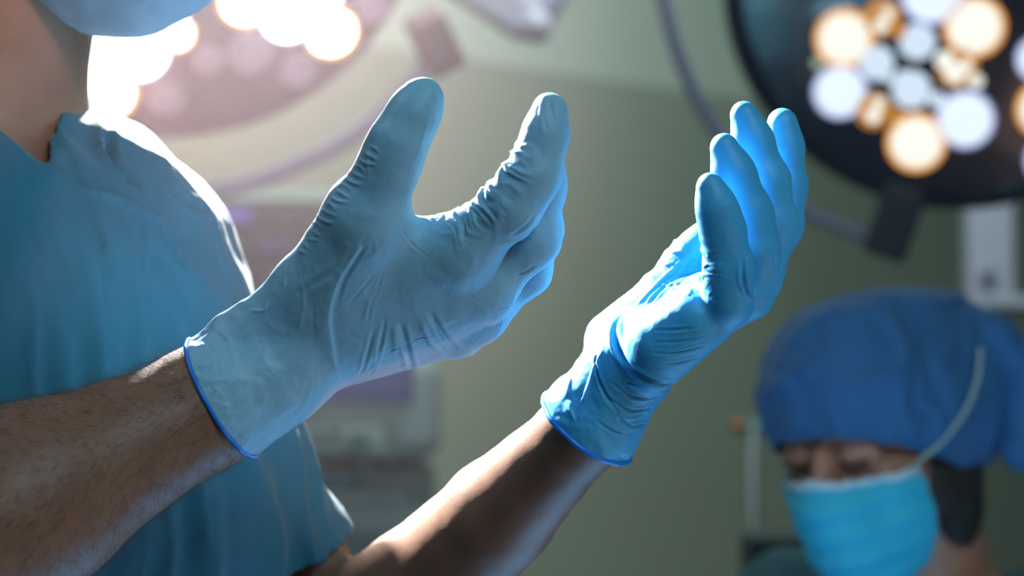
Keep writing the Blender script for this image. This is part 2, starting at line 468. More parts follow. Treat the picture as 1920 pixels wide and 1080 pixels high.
#@@ROOM
# ------------------------------------------------------------------ room (its back wall stands at 45 degrees to the view)
U = V(1, 1, 0) / math.sqrt(2); W = V(-1, 1, 0) / math.sqrt(2)
def room(u, v_, z): return U * u + W * v_ + V(0, 0, z)
def wall_mat():
    m = bpy.data.materials.new('painted wall'); m.use_nodes = True; nt = m.node_tree; b = nt.nodes['Principled BSDF']
    b.inputs['Roughness'].default_value = 0.6
    g = nt.nodes.new('ShaderNodeNewGeometry'); s = nt.nodes.new('ShaderNodeSeparateXYZ'); nt.links.new(g.outputs['Position'], s.inputs[0])
    c = nt.nodes.new('ShaderNodeMath'); c.operation = 'GREATER_THAN'; c.inputs[1].default_value = 1.985; nt.links.new(s.outputs['Z'], c.inputs[0])
    n = nt.nodes.new('ShaderNodeTexNoise'); n.inputs['Scale'].default_value = 1.5
    nt.links.new(g.outputs['Position'], n.inputs['Vector'])
    mx = nt.nodes.new('ShaderNodeMix'); mx.data_type = 'RGBA'; mx.inputs[6].default_value = (0.235, 0.285, 0.235, 1); mx.inputs[7].default_value = (0.25, 0.30, 0.25, 1)
    nt.links.new(n.outputs['Fac'], mx.inputs[0])
    m2 = nt.nodes.new('ShaderNodeMix'); m2.data_type = 'RGBA'; nt.links.new(c.outputs[0], m2.inputs[0]); nt.links.new(mx.outputs[2], m2.inputs[6])
    m2.inputs[7].default_value = (0.40, 0.48, 0.42, 1); nt.links.new(m2.outputs[2], b.inputs['Base Color'])
    return m
M_WALL = wall_mat()
M_CEIL = mat('ceiling paint', (0.35, 0.40, 0.36), 0.8)
U0, U1, W0, W1, ZC = -3.2, 7.0, -3.4, 3.585, 2.95
def slab(name, u0, u1, w0, w1, z0, z1, m):
    v = [room(a, b, c) for c in (z0, z1) for b in (w0, w1) for a in (u0, u1)]
    f = [(0, 2, 3, 1), (4, 5, 7, 6), (0, 1, 5, 4), (2, 6, 7, 3), (0, 4, 6, 2), (1, 3, 7, 5)]
    o = mesh_obj(name, v, f, m, None, False); o['kind'] = 'structure'; return o
slab('floor', U0, U1, W0, W1, -0.1, 0.0, M_FLOOR)
slab('ceiling', U0, U1, W0, W1, ZC, ZC + 0.1, M_CEIL)
slab('wall_back', U0 - 0.1, U1 + 0.1, W1, W1 + 0.1, -0.1, ZC + 0.1, M_WALL)
slab('wall_front', U0 - 0.1, U1 + 0.1, W0 - 0.1, W0, -0.1, ZC + 0.1, M_WALL)
slab('wall_left', U0 - 0.1, U0, W0, W1, -0.1, ZC + 0.1, M_WALL)
slab('wall_right', U1, U1 + 0.1, W0, W1, -0.1, ZC + 0.1, M_WALL)
slab('baseboard_back', U0, U1, W1 - 0.015, W1, 0.0, 0.1, M_MACHD)
#@@LAMPS
# ------------------------------------------------------------------ theatre lamps
def basis(n, up=V(0, 0, 1)):
    n = np.asarray(n, float); n /= np.linalg.norm(n)
    x = np.cross(up, n); x /= np.linalg.norm(x); y = np.cross(n, x)
    return x, y, n
def mat4(x, y, n, c):
    return Matrix(((x[0], y[0], n[0], c[0]), (x[1], y[1], n[1], c[1]), (x[2], y[2], n[2], c[2]), (0, 0, 0, 1)))
def on_plane(px, py, c, n, lift=0.0):
    d = P(px, py, 1.0) - CAM; t = ((np.asarray(c) + n * lift - CAM) @ n) / (d @ n); return CAM + d * t
def lens_disc(c, x, y, n, r, name, m, ring, parent, ring_w=1.12):
    """an LED lens standing a little out of the lamp face, with a reflector ring"""
    M = mat4(x, y, n, c)
    o = MB().lathe([(0.0001, 0.006), (r * 0.7, 0.006), (r * 0.95, 0.004), (r, 0.0)], M, 32).build(name, m, parent, smooth=True)
    if ring is not None:
        MB().lathe([(r, 0.003), (r * ring_w, 0.005), (r * ring_w * 1.03, 0.0), (r * 0.98, -0.001)], M, 32).build('reflector_ring', ring, o, smooth=True)
    return o
def lamp_head(name, label, c, n, rad, m_face, m_rail, m_block, leds, rail, block, parent_arm):
    x, y, n = basis(n); M = mat4(x, y, n, c)
    root = empty(name, c); tag(root, label, 'surgical lamp')
    MB().lathe([(0.0001, 0.002), (rad * 0.90, 0.0), (rad * 0.965, -0.004), (rad * 0.985, -0.012)], M, 96).build('lamp_face', m_face, root, smooth=True)
    MB().lathe([(rad * 0.985, -0.012), (rad, -0.03), (rad * 0.985, -0.05), (rad * 0.85, -0.085), (rad * 0.35, -0.12), (0.0001, -0.125)], M, 96).build('housing', m_face, root, smooth=True)
    for (px, py, rp, kind) in leds:
        q = on_plane(px, py, c, n, 0.001); dd = (q - CAM) @ FWD; r = R(rp, dd)
        cfg = {'C': ('led_lens', M_COOL, M_COOLR), 'c': ('led_lens', M_COOLD, None), 'W': ('led_lens', M_WARM, M_WARMR),
               'A': ('amber_bowl', M_AMBER, None), 'w': ('led_lens', M_WARM, None), 'X': ('led_lens', M_COOLX, M_COOLR), 'Y': ('led_lens', M_WARMX, M_WARMR), 'D': ('led_lens', M_DIM, None), 'g': ('pilot_light', M_GREENDOT, None)}[kind]
        lift = 0.007 if kind == 'w' else 0.001
        lens_disc(q + n * lift, x, y, n, r, cfg[0], cfg[1], cfg[2], root, 1.14 if kind in 'WY' else 1.08)
    # handling rail: a bowed tube standing off the rim
    pts = smooth_line([on_plane(px, py, c, n, -0.02) for px, py in rail[0]], 5)
    MB().tube(pts, rail[1], 16).build('handle_rail', m_rail, root, smooth=True)
    for (pa, pb, wd, th) in block:
        a = on_plane(*pa, c, n, -0.02); b = on_plane(*pb, c, n, -0.02); ax = (b - a); L = np.linalg.norm(ax); ax /= L
        sd = np.cross(n, ax); Mr = Matrix((sd, ax, n)).transposed().to_4x4()
        MB().box((a + b) / 2, (wd, L, th), Mr, min(wd, th) * 0.18).build('rail_joint', m_block, root)
    # fork and arm behind, up to the ceiling
    top = c - n * 0.13
    MB().lathe([(0.001, 0.0), (0.05, 0.0), (0.055, -0.02), (0.045, -0.06), (0.03, -0.07), (0.001, -0.07)], mat4(x, y, n, c - n * 0.115), 32).build('hub', M_WHITE, root, smooth=True)
    arm = [c - n * 0.17] + [np.array(q) for q in parent_arm]
    MB().tube(smooth_line(arm, 4), 0.024, 20).build('arm', M_WHITE, root, smooth=True)
    e = arm[-1]
    MB().tube([e, V(e[0], e[1], ZC)], 0.04, 24).build('ceiling_tube', M_WHITE, root, smooth=True)
    return root
cR = P(1800, -50, 3.12); nR = CAM + V(0.15, 0, -0.05) - cR
ledR = [(1583, 72, 47, 'W'), (1575, 172, 46, 'C'), (1827, 50, 49, 'W'), (1748, -14, 54, 'C'), (1810, 224, 49, 'C'), (1718, 267, 47, 'W'),
        (1643, 118, 33, 'c'), (1720, 78, 34, 'c'), (1709, 168, 36, 'c'), (1757, 187, 15, 'c'), (1693, 145, 14, 'c'), (1668, 148, 9, 'c'),
        (1655, 33, 36, 'A'), (1651, 48, 13, 'w'), (1665, 26, 11, 'w'), (1690, 60, 12, 'A'),
        (1795, 127, 38, 'A'), (1790, 136, 19, 'w'), (1770, 112, 17, 'w'), (1830, 152, 13, 'w'), (1812, 122, 11, 'w'),
        (1638, 207, 34, 'A'), (1637, 216, 14, 'w'), (1648, 192, 11, 'w'), (1683, 214, 11, 'A'), (1533, 118, 10, 'g'),
        (1960, 205, 46, 'W'), (1975, 300, 46, 'C'), (1950, 110, 40, 'C')]
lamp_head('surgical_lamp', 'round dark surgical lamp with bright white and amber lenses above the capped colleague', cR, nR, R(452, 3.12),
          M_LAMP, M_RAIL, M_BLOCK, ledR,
          ([(1225, -140), (1238, -30), (1268, 90), (1310, 190), (1368, 280), (1440, 350), (1530, 405), (1640, 448)], 0.0095),
          [((1700, 345), (1655, 480), 0.058, 0.045)], [cR + V(0.25, 0.35, 0.15), cR + V(0.45, 0.6, 0.55)])
cL = P(350, -170, 2.9); nL = CAM + V(0.55, 0.2, -0.95) - cL
ledL = [(205, 175, 44, 'Y'), (172, 115, 50, 'X'), (262, 98, 52, 'X'), (210, 55, 50, 'X'), (330, 62, 30, 'Y'), (300, 20, 50, 'X'),
        (462, -2, 48, 'Y'), (540, 28, 50, 'X'), (621, 60, 44, 'Y'), (590, -10, 48, 'X'), (500, -70, 48, 'X'),
        (312, 182, 36, 'D'), (470, 96, 44, 'D'), (560, 130, 36, 'D'), (390, 110, 30, 'D'), (700, 10, 34, 'D')]
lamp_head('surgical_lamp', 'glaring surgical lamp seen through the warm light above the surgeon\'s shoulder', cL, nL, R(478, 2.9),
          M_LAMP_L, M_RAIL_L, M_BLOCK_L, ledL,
          ([(300, 372), (390, 357), (480, 338), (570, 302), (650, 262), (730, 200), (815, 105)], 0.0125),
          [((792, 30), (838, 128), 0.052, 0.045)], [cL + V(-0.1, 0.35, 0.15), cL + V(-0.2, 0.6, 0.6)])
# suspension elbow coming into the picture from above
el = empty('ceiling_boom', P(1010, 60, 3.4)); tag(el, 'pale jointed ceiling boom arm hanging into view between the two round lamps', 'boom arm')
a0 = P(760, -110, 3.4); a1 = P(1000, 48, 3.4); ax = a1 - a0; L = np.linalg.norm(ax); ax /= L; sd = np.cross(FWD, ax)
MB().box((a0 + a1) / 2, (0.062, L, 0.06), Matrix((sd, ax, FWD)).transposed().to_4x4(), 0.012).build('spring_arm', M_COLUMN, el)
MB().tube([P(1005, 50, 3.36), P(1005, 50, 3.44)], 0.024, 24).build('elbow_joint', M_COLUMN, el, smooth=True)
MB().tube([P(1005, 50, 3.4), P(1050, -20, 3.42), P(1100, -130, 3.45)], 0.018, 16).build('upper_arm_tube', M_RAIL, el, smooth=True)
e1 = P(760, -110, 3.4); MB().tube([e1, V(e1[0], e1[1], ZC)], 0.035, 20).build('ceiling_tube', M_WHITE, el, smooth=True)
e2 = P(1100, -130, 3.45); MB().tube([e2, V(e2[0], e2[1], ZC)], 0.03, 20).build('ceiling_tube', M_WHITE, el, smooth=True)
# pendant column right
pc = empty('pendant_column', V(*P(1850, 700, 4.3)[:2], 0.0)); tag(pc, 'pale equipment column behind the blue cap, under the dark lamp', 'equipment column')
t0 = P(1845, 380, 4.3); t1 = P(1860, 620, 4.3)
MB().box(((t0[0] + t1[0]) / 2, t0[1], (t1[2] + ZC) / 2), (0.085, 0.085, ZC - t1[2]), None, 0.014).build('column', M_COLUMN, pc)
MB().tube([P(1850, 508, 4.22), P(1850, 508, 4.30)], 0.012, 16).build('port', M_RAIL, pc, smooth=True)
MB().box(P(1915, 570, 4.3), (0.16, 0.16, 0.022), None, 0.005).build('shelf', M_COLUMN, pc)
#@@EQUIP
# ------------------------------------------------------------------ equipment at the back
def view_box(mb, x0, y0, x1, y1, d, depth, bev=0.006):
    a = P(x0, y0, d); b = P(x1, y1, d); c = (a + b) / 2; c = c + V(0, depth / 2, 0)
    mb.box(c, (abs(b[0] - a[0]), depth, abs(a[2] - b[2])), None, bev); return mb
mo = empty('patient_monitor', V(*P(500, 500, 4.05)[:2], 0)); tag(mo, 'dark bedside monitor with a small violet screen area behind the surgeon\'s shoulder', 'monitor')
view_box(MB(), 398, 388, 640, 640, 4.05, 0.16, 0.012).build('monitor_case', M_MONITOR, mo)
view_box(MB(), 412, 390, 470, 416, 4.045, 0.004, 0.001).build('screen_area', M_PURPLE, mo)
view_box(MB(), 482, 450, 545, 472, 4.045, 0.004, 0.001).build('screen_area', mat('dim violet screen area', (0.02, 0.02, 0.06), 0.5, emis=(0.05, 0.05, 0.14), estr=0.6), mo)
view_box(MB(), 395, 358, 660, 386, 4.06, 0.2, 0.012).build('top_shelf', M_MACH, mo)
vb = P(520, 640, 4.12); MB().tube([V(vb[0], vb[1], 0.05), V(vb[0], vb[1], vb[2] + .02)], 0.025, 16).build('stand', M_WHITE, mo, smooth=True)
MB().box((vb[0], vb[1], 0.03), (0.42, 0.42, 0.06), None, 0.02).build('foot', M_MONITOR, mo)
ve = empty('anaesthesia_machine', V(*P(690, 900, 3.35)[:2], 0)); tag(ve, 'pale grey anaesthesia machine with green knobs and a dark blue screen between the forearms', 'medical machine')
view_box(MB(), 520, 660, 818, 866, 3.35, 0.3, 0.03).build('control_head', M_MACH, ve)
view_box(MB(), 560, 672, 775, 752, 3.345, 0.012, 0.004).build('screen', M_BLUESCR, ve)
view_box(MB(), 545, 784, 745, 864, 3.345, 0.012, 0.006).build('knob_panel', M_MACHD, ve)
view_box(MB(), 560, 800, 722, 852, 3.342, 0.012, 0.006).build('knob_plate', M_MACH, ve)
for (px, py, r) in ((673, 833, 21), (629, 814, 11), (598, 816, 10)):
    a = P(px, py, 3.335); MB().tube([a, a + V(0, -0.02, 0)], R(r, 3.33), 32).build('knob', M_KNOB, ve, smooth=False)
a = P(684, 872, 3.34); MB().tube([a, a + V(0, 0, -0.02)], 0.010, 16).build('hose_port', M_KNOB, ve)
zb = P(690, 866, 3.35)[2]; a = P(560, 900, 3.4); b = P(800, 900, 3.4)
MB().box(((a[0] + b[0]) / 2, 3.60, zb / 2 + 0.03), (b[0] - a[0], 0.40, zb - 0.07), None, 0.012).build('cabinet', M_MACHD, ve)
yf = 3.40
def front_panel(x0, y0, x1, y1, m, name, t=0.012):
    view_box(MB(), x0, y0, x1, y1, 3.385, t, 0.003).build(name, m, ve)
front_panel(560, 872, 690, 892, M_MACH, 'drawer'); front_panel(566, 896, 676, 916, M_TEAL, 'label_strip')
front_panel(580, 922, 760, 944, M_MACH, 'drawer'); front_panel(600, 950, 790, 1000, M_MACH, 'drawer'); front_panel(600, 1008, 790, 1120, M_MACH, 'drawer')
for sx in (-1, 1):
    for sy in (-1, 1):
        q = V((a[0] + b[0]) / 2 + sx * 0.07, 3.60 + sy * 0.16, 0.03)
        MB().tube([q + V(-0.012, 0, 0), q + V(0.012, 0, 0)], 0.03, 20).build('caster', M_MONITOR, ve)
st = empty('drip_stand', V(*P(1412, 900, 3.35)[:2], 0)); tag(st, 'thin dark drip stand with an orange-capped crossbar left of the masked colleague', 'drip stand')
p0 = P(1412, 800, 3.35); MB().tube([V(p0[0], p0[1], 0.05), V(p0[0], p0[1], p0[2])], 0.010, 16).build('pole', M_POLE, st, smooth=True)
MB().tube([P(1398, 800, 3.35), P(1470, 803, 3.35)], 0.009, 16).build('crossbar', M_TEAL, st, smooth=True)
MB().tube([P(1372, 797, 3.35), P(1402, 800, 3.35)], 0.008, 16).build('end_cap', M_ORANGE, st, smooth=True)
for k in range(5):
    an = k * 2 * math.pi / 5 + 0.3; q = V(p0[0] + 0.25 * math.cos(an), p0[1] + 0.25 * math.sin(an), 0.03)
    MB().tube([V(p0[0], p0[1], 0.07), q + V(0, 0, 0.02)], 0.012, 10).build('leg', M_POLE, st, smooth=True)
tr = empty('equipment_cart', V(*P(1455, 1040, 2.87)[:2], 0)); tag(tr, 'low dark equipment box on a cart at the foot of the drip stand', 'cart')
ta = P(1400, 1000, 2.85); tb = P(1512, 1000, 2.85)
MB().box(((ta[0] + tb[0]) / 2, ta[1] + 0.02, ta[2] - 0.10), (tb[0] - ta[0], 0.14, 0.20), None, 0.008).build('box', mat('dark box plastic', (0.018, 0.035, 0.035), 0.6), tr)
MB().box(((ta[0] + tb[0]) / 2, ta[1] + 0.02, ta[2] - 0.21), (0.12, 0.18, 0.02), None, 0.004).build('shelf', M_POLE, tr)
for sx in (-1, 1):
    for sy in (-1, 1):
        q = V((ta[0] + tb[0]) / 2 + sx * 0.05, ta[1] + 0.02 + sy * 0.075, 0)
        MB().tube([q, V(q[0], q[1], ta[2] - 0.21)], 0.008, 10).build('leg', M_POLE, tr, smooth=True)
# ------------------------------------------------------------------ thin haze volume, added to imitate the lens flare around the left lamp
mh = bpy.data.materials.new('thin haze'); mh.use_nodes = True; nt = mh.node_tree; nt.nodes.clear()
vs = nt.nodes.new('ShaderNodeVolumeScatter'); vs.inputs['Density'].default_value = 0.024; vs.inputs['Color'].default_value = (1.0, 0.86, 0.90, 1); vs.inputs['Anisotropy'].default_value = 0.72
om = nt.nodes.new('ShaderNodeOutputMaterial'); nt.links.new(vs.outputs[0], om.inputs['Volume'])
Mz = Matrix.Translation(Vector((-0.50, 2.02, 1.62))) @ Matrix.Diagonal((0.66, 1.0, 0.80, 1.0))
hz = MB().lathe([(math.sin(math.pi * k / 32) + 1e-4, -math.cos(math.pi * k / 32)) for k in range(33)], Mz, 64).build('flare_haze', mh, None, smooth=True)
tag(hz, 'thin warm haze added as lens flare below the glaring surgical lamp', 'flare_haze', kind='stuff')
#@@PEOPLE
# ------------------------------------------------------------------ head distance field, local frame: x right, y forward, z up, origin between the ears
def head_field():
    f = blend([ell((0, -0.015, 0.035), (0.076, 0.094, 0.085)), ell((0, 0.028, -0.035), (0.060, 0.066, 0.080)),
               cone((-0.03, 0.04, -0.085), (0.03, 0.04, -0.085), 0.030, 0.030), cone((0, 0.062, -0.100), (0, 0.064, -0.104), 0.022, 0.022)], 0.025)
    f = blend([f, cone((-0.034, 0.076, 0.028), (0.034, 0.076, 0.028), 0.013, 0.013)], 0.014)
    f = blend([f, cone((-0.040, 0.066, -0.020), (-0.050, 0.045, -0.024), 0.016, 0.016), cone((0.040, 0.066, -0.020), (0.050, 0.045, -0.024), 0.016, 0.016)], 0.014)
    f = carve(f, cone((-0.036, 0.104, 0.008), (-0.026, 0.106, 0.008), 0.013, 0.013), 0.012)
    f = carve(f, cone((0.036, 0.104, 0.008), (0.026, 0.106, 0.008), 0.013, 0.013), 0.012)
    f = blend([f, cone((0, 0.092, 0.012), (0, 0.110, -0.030), 0.008, 0.012), cone((-0.011, 0.100, -0.034), (0.011, 0.100, -0.034), 0.009, 0.009)], 0.008)
    f = blend([f, cone((-0.020, 0.090, -0.058), (0.020, 0.090, -0.058), 0.007, 0.007), cone((-0.017, 0.088, -0.070), (0.017, 0.088, -0.070), 0.008, 0.008)], 0.006)
    lids = union([cone((-0.038, 0.078, 0.006), (-0.026, 0.082, 0.006), 0.0135, 0.0135), cone((0.038, 0.078, 0.006), (0.026, 0.082, 0.006), 0.0135, 0.0135)])
    f = blend([f, lids], 0.004)
    ears = union([cone((s * 0.077, -0.008, 0.018), (s * 0.074, -0.004, -0.022), 0.017, 0.010, (1, -0.3 * s, 0), 0.4) for s in (-1, 1)])
    return blend([f, ears], 0.006)
HEAD = head_field()
CRAN = blend([ell((0, -0.015, 0.035), (0.076, 0.094, 0.085)), ell((0, 0.02, -0.01), (0.066, 0.074, 0.085))], 0.03)
class Frame:
    def __init__(s, c, fwd, up=V(0, 0, 1), roll=0.0):
        s.c = np.asarray(c, float); y = np.asarray(fwd, float); y /= np.linalg.norm(y); x = np.cross(y, up); x /= np.linalg.norm(x); z = np.cross(x, y)
        if roll: x, z = x * math.cos(roll) + z * math.sin(roll), z * math.cos(roll) - x * math.sin(roll)
        s.M = np.stack([x, y, z], 1)
    def inv(s, p): return (p - s.c) @ s.M
    def fwd(s, p): return np.asarray(p, float) @ s.M.T + s.c
    def wrap(s, f): return lambda p: f(s.inv(p))
def eyes_brows(fr, parent, m_brow):
    for sx in (-1, 1):
        pts = [fr.fwd((sx * a, b, c)) for a, b, c in ((0.016, 0.092, 0.026), (0.030, 0.0915, 0.031), (0.046, 0.080, 0.028))]
        MB().tube(smooth_line(pts, 4), [0.0016, 0.0028, 0.003, 0.003, 0.003, 0.0028, 0.0024, 0.002, 0.0012][:len(smooth_line(pts, 4))], 8).build('eyebrow', m_brow, parent, smooth=True)
        pts = [fr.fwd((sx * a, b, c)) for a, b, c in ((0.018, 0.0935, 0.002), (0.030, 0.0965, -0.001), (0.046, 0.0880, 0.002))]
        MB().tube(smooth_line(pts, 4), 0.0022, 8).build('eyelashes', m_brow, parent, smooth=True)
#@@SURGEON
# ------------------------------------------------------------------ surgeon
SG = empty('person', (-0.30, 1.50, 0.0))
tag(SG, 'surgeon in teal scrubs holding up both hands in blue nitrile gloves', 'person')
face = V(0.77, -0.64, 0); left = V(0.64, 0.77, 0); up = V(0, 0, 1)
neck = V(-0.322, 1.468, 1.43)
def bp(l, f_, z): return V(neck[0], neck[1], 0) + left * l + face * f_ + up * z
# --- near (right) hand and arm
dn = 1.30
def Pn(x, y, d=dn): return P(x, y, d)
def C2(a, b, ra, rb, sc=1.0): return cone(P(*a), P(*b), R(ra, a[2]), R(rb, b[2]))
near_palm = blend([
    C2((570, 625, 1.305), (872, 470, 1.288), 62, 58), C2((580, 650, 1.312), (912, 540, 1.303), 58, 48),
    C2((590, 670, 1.325), (900, 588, 1.320), 56, 46), C2((600, 684, 1.340), (862, 622, 1.334), 50, 40),
    C2((600, 560, 1.298), (700, 425, 1.275), 74, 66), C2((725, 462, 1.285), (850, 460, 1.290), 40, 46),
    C2((660, 560, 1.30), (800, 480, 1.29), 58, 50), C2((590, 545, 1.298), (680, 402, 1.275), 66, 68), C2((680, 610, 1.312), (850, 545, 1.306), 72, 62)], R(50, 1.3))
near_wrist = blend([C2((300, 812, 1.292), (409, 751, 1.305), 118, 114), C2((409, 751, 1.305), (520, 690, 1.312), 114, 100),
                    C2((520, 690, 1.312), (600, 640, 1.312), 100, 76), C2((440, 634, 1.305), (500, 602, 1.302), 50, 46), C2((500, 602, 1.302), (565, 545, 1.298), 46, 54)], R(40, 1.3))
n_thumb_j = [(P(684, 405, 1.272), R(68, 1.27)), (P(726, 318, 1.262), R(51, 1.26)), (P(746, 268, 1.258), R(49, 1.26)), (P(779, 208, 1.258), R(42, 1.258)), (P(795, 180, 1.258), R(33, 1.258))]
n_index_j = [(P(868, 468, 1.285), R(62, 1.285)), (P(962, 385, 1.272), R(50, 1.27)), (P(1000, 328, 1.268), R(45, 1.268)), (P(1022, 255, 1.268), R(38, 1.268)), (P(1031, 206, 1.268), R(32, 1.268))]
n_mid_j = [(P(912, 542, 1.304), R(48, 1.305)), (P(1000, 448, 1.298), R(45, 1.298)), (P(1017, 350, 1.298), R(38, 1.298)), (P(1024, 308, 1.298), R(33, 1.298))]
n_ring_j = [(P(900, 590, 1.325), R(46, 1.33)), (P(988, 508, 1.330), R(40, 1.33)), (P(1014, 430, 1.330), R(36, 1.33)), (P(1019, 385, 1.33), R(31, 1.33))]
n_lit_j = [(P(862, 622, 1.338), R(40, 1.34)), (P(934, 560, 1.362), R(36, 1.36)), (P(990, 500, 1.362), R(31, 1.36))]
def hand(wrist, palm, fingers, kf, kp):
    base = blend([wrist, palm], kp)
    return union([blend([base, chain(j, 0.010)], kf) for j in fingers])
near_hand = hand(near_wrist, near_palm, [n_thumb_j, n_index_j, n_mid_j, n_ring_j, n_lit_j], 0.010, 0.012)
rE = P(-330, 1150, 1.20)
near_arm = blend([cone(rE, P(43, 942, 1.265), 0.046, R(171, 1.265)), cone(P(43, 942, 1.265), P(409, 751, 1.305), R(171, 1.265), R(103, 1.305)),
                  cone(P(409, 751, 1.305), P(540, 670, 1.312), R(100, 1.305), R(66, 1.31))], 0.02)
# --- far (left) hand and arm
far_wrist = blend([C2((1065, 840, 1.385), (1108, 792, 1.372), 86, 92), C2((1108, 792, 1.372), (1185, 680, 1.358), 92, 80),
                   C2((1185, 680, 1.358), (1215, 645, 1.355), 80, 66)], R(25, 1.36))
far_palm = blend([
    C2((1240, 645, 1.330), (1300, 600, 1.322), 66, 58), C2((1225, 685, 1.335), (1368, 572, 1.318), 50, 44),
    C2((1215, 665, 1.345), (1405, 555, 1.337), 50, 42), C2((1200, 640, 1.36), (1420, 525, 1.357), 50, 42),
    C2((1190, 620, 1.375), (1432, 500, 1.378), 50, 42), C2((1155, 640, 1.375), (1240, 562, 1.388), 60, 48)], R(16, 1.35))
f_thumb_j = [(P(1240, 562, 1.388), R(46, 1.39)), (P(1282, 500, 1.395), R(34, 1.39)), (P(1306, 468, 1.395), R(30, 1.39)), (P(1322, 440, 1.395), R(24, 1.39))]
f_lit_j = [(P(1366, 562, 1.317), R(46, 1.317)), (P(1365, 500, 1.312), R(42, 1.31)), (P(1353, 430, 1.305), R(38, 1.305)), (P(1340, 385, 1.30), R(32, 1.30)), (P(1329, 349, 1.298), R(25, 1.30))]
f_ring_j = [(P(1408, 548, 1.336), R(46, 1.336)), (P(1415, 470, 1.332), R(44, 1.33)), (P(1402, 400, 1.330), R(43, 1.33)), (P(1376, 325, 1.325), R(36, 1.325)), (P(1357, 276, 1.322), R(27, 1.322))]
f_mid_j = [(P(1424, 525, 1.357), R(44, 1.357)), (P(1452, 420, 1.355), R(42, 1.355)), (P(1439, 340, 1.352), R(40, 1.352)), (P(1413, 262, 1.350), R(34, 1.35)), (P(1396, 214, 1.348), R(27, 1.348))]
f_ind_j = [(P(1430, 502, 1.378), R(42, 1.378)), (P(1467, 420, 1.378), R(39, 1.378)), (P(1477, 345, 1.378), R(36, 1.378)), (P(1474, 275, 1.376), R(32, 1.376)), (P(1470, 229, 1.374), R(29, 1.374))]
f_lit_j, f_ring_j, f_mid_j, f_ind_j = [[(a + FWD * dd, b * 0.95) for a, b in jj] for jj, dd in ((f_lit_j, -0.006), (f_ring_j, 0.0), (f_mid_j, 0.004), (f_ind_j, 0.008))]
far_hand = hand(far_wrist, far_palm, [f_thumb_j, f_lit_j, f_ring_j, f_mid_j, f_ind_j], 0.005, 0.007)
lE = P(612, 1195, 1.555)
far_arm = blend([cone(lE, P(790, 1110, 1.50), 0.036, R(122, 1.50)), cone(P(790, 1110, 1.50), P(935, 965, 1.44), R(122, 1.50), R(103, 1.44)),
                 cone(P(935, 965, 1.44), P(1082, 818, 1.38), R(103, 1.44), R(79, 1.38)), cone(P(1082, 818, 1.38), P(1180, 690, 1.358), R(79, 1.38), R(64, 1.36))], 0.007)
rS = bp(-0.165, -0.01, 1.375); lS = bp(0.135, -0.005, 1.350)
rE_ = rE; 
def torso_field(g):
    """g: how much the cloth stands off"""
    return blend([
        cone(bp(-0.10, 0.0, 1.29), bp(0.075, 0.0, 1.29), 0.085 + g, 0.085 + g), cone(bp(-0.09, 0.015, 1.345), bp(0.055, 0.018, 1.345), 0.070 + g, 0.066 + g), cone(bp(-0.09, 0.0, 1.18), bp(0.09, 0.0, 1.18), 0.105 + g, 0.105 + g),
        cone(bp(-0.075, 0.005, 1.02), bp(0.075, 0.005, 1.02), 0.105 + g, 0.105 + g), cone(bp(-0.085, 0.0, 0.90), bp(0.085, 0.0, 0.90), 0.105 + g, 0.105 + g),
        cone(bp(-0.02, -0.03, 1.415), bp(-0.15, -0.012, 1.37), 0.042 + g, 0.042 + g), cone(bp(0.02, -0.03, 1.415), bp(0.118, -0.010, 1.355), 0.042 + g, 0.040 + g)], 0.05)
HC = V(-0.275, 1.462, 1.624); HF = Frame(HC, V(0.95, -0.30, -0.10))
arms_upper = union([cone(rS, rE, 0.056, 0.046), cone(lS, lE, 0.042, 0.037)])
legs = union([blend([cone(bp(s * 0.085, 0, 0.86), bp(s * 0.09, 0.01, 0.48), 0.085, 0.058), cone(bp(s * 0.09, 0.01, 0.48), bp(s * 0.09, -0.01, 0.09), 0.056, 0.038)], 0.03) for s in (-1, 1)])
body_core = blend([torso_field(0.0), arms_upper], 0.035)
body_core = blend([body_core, cone(bp(0, -0.012, 1.38), HF.fwd((0, -0.028, -0.06)), 0.062, 0.058)], 0.035)
body_core = blend([body_core, HF.wrap(HEAD)], 0.012)
body_f = union([blend([body_core, near_arm, far_arm], 0.014), legs, offset(near_hand, -0.005), offset(far_hand, -0.0035)])
v, q = nets(body_f, (-0.62, 1.05, 0.02), (0.22, 1.82, 1.75), 0.009, 1, 2)
n_ = normals(v, q)
v = v + n_ * (0.0004 * fbm(v * 60, 2))[:, None]
mesh_obj('body', v, q, M_SKIN, SG)
eyes_brows(HF, SG, M_HAIR)

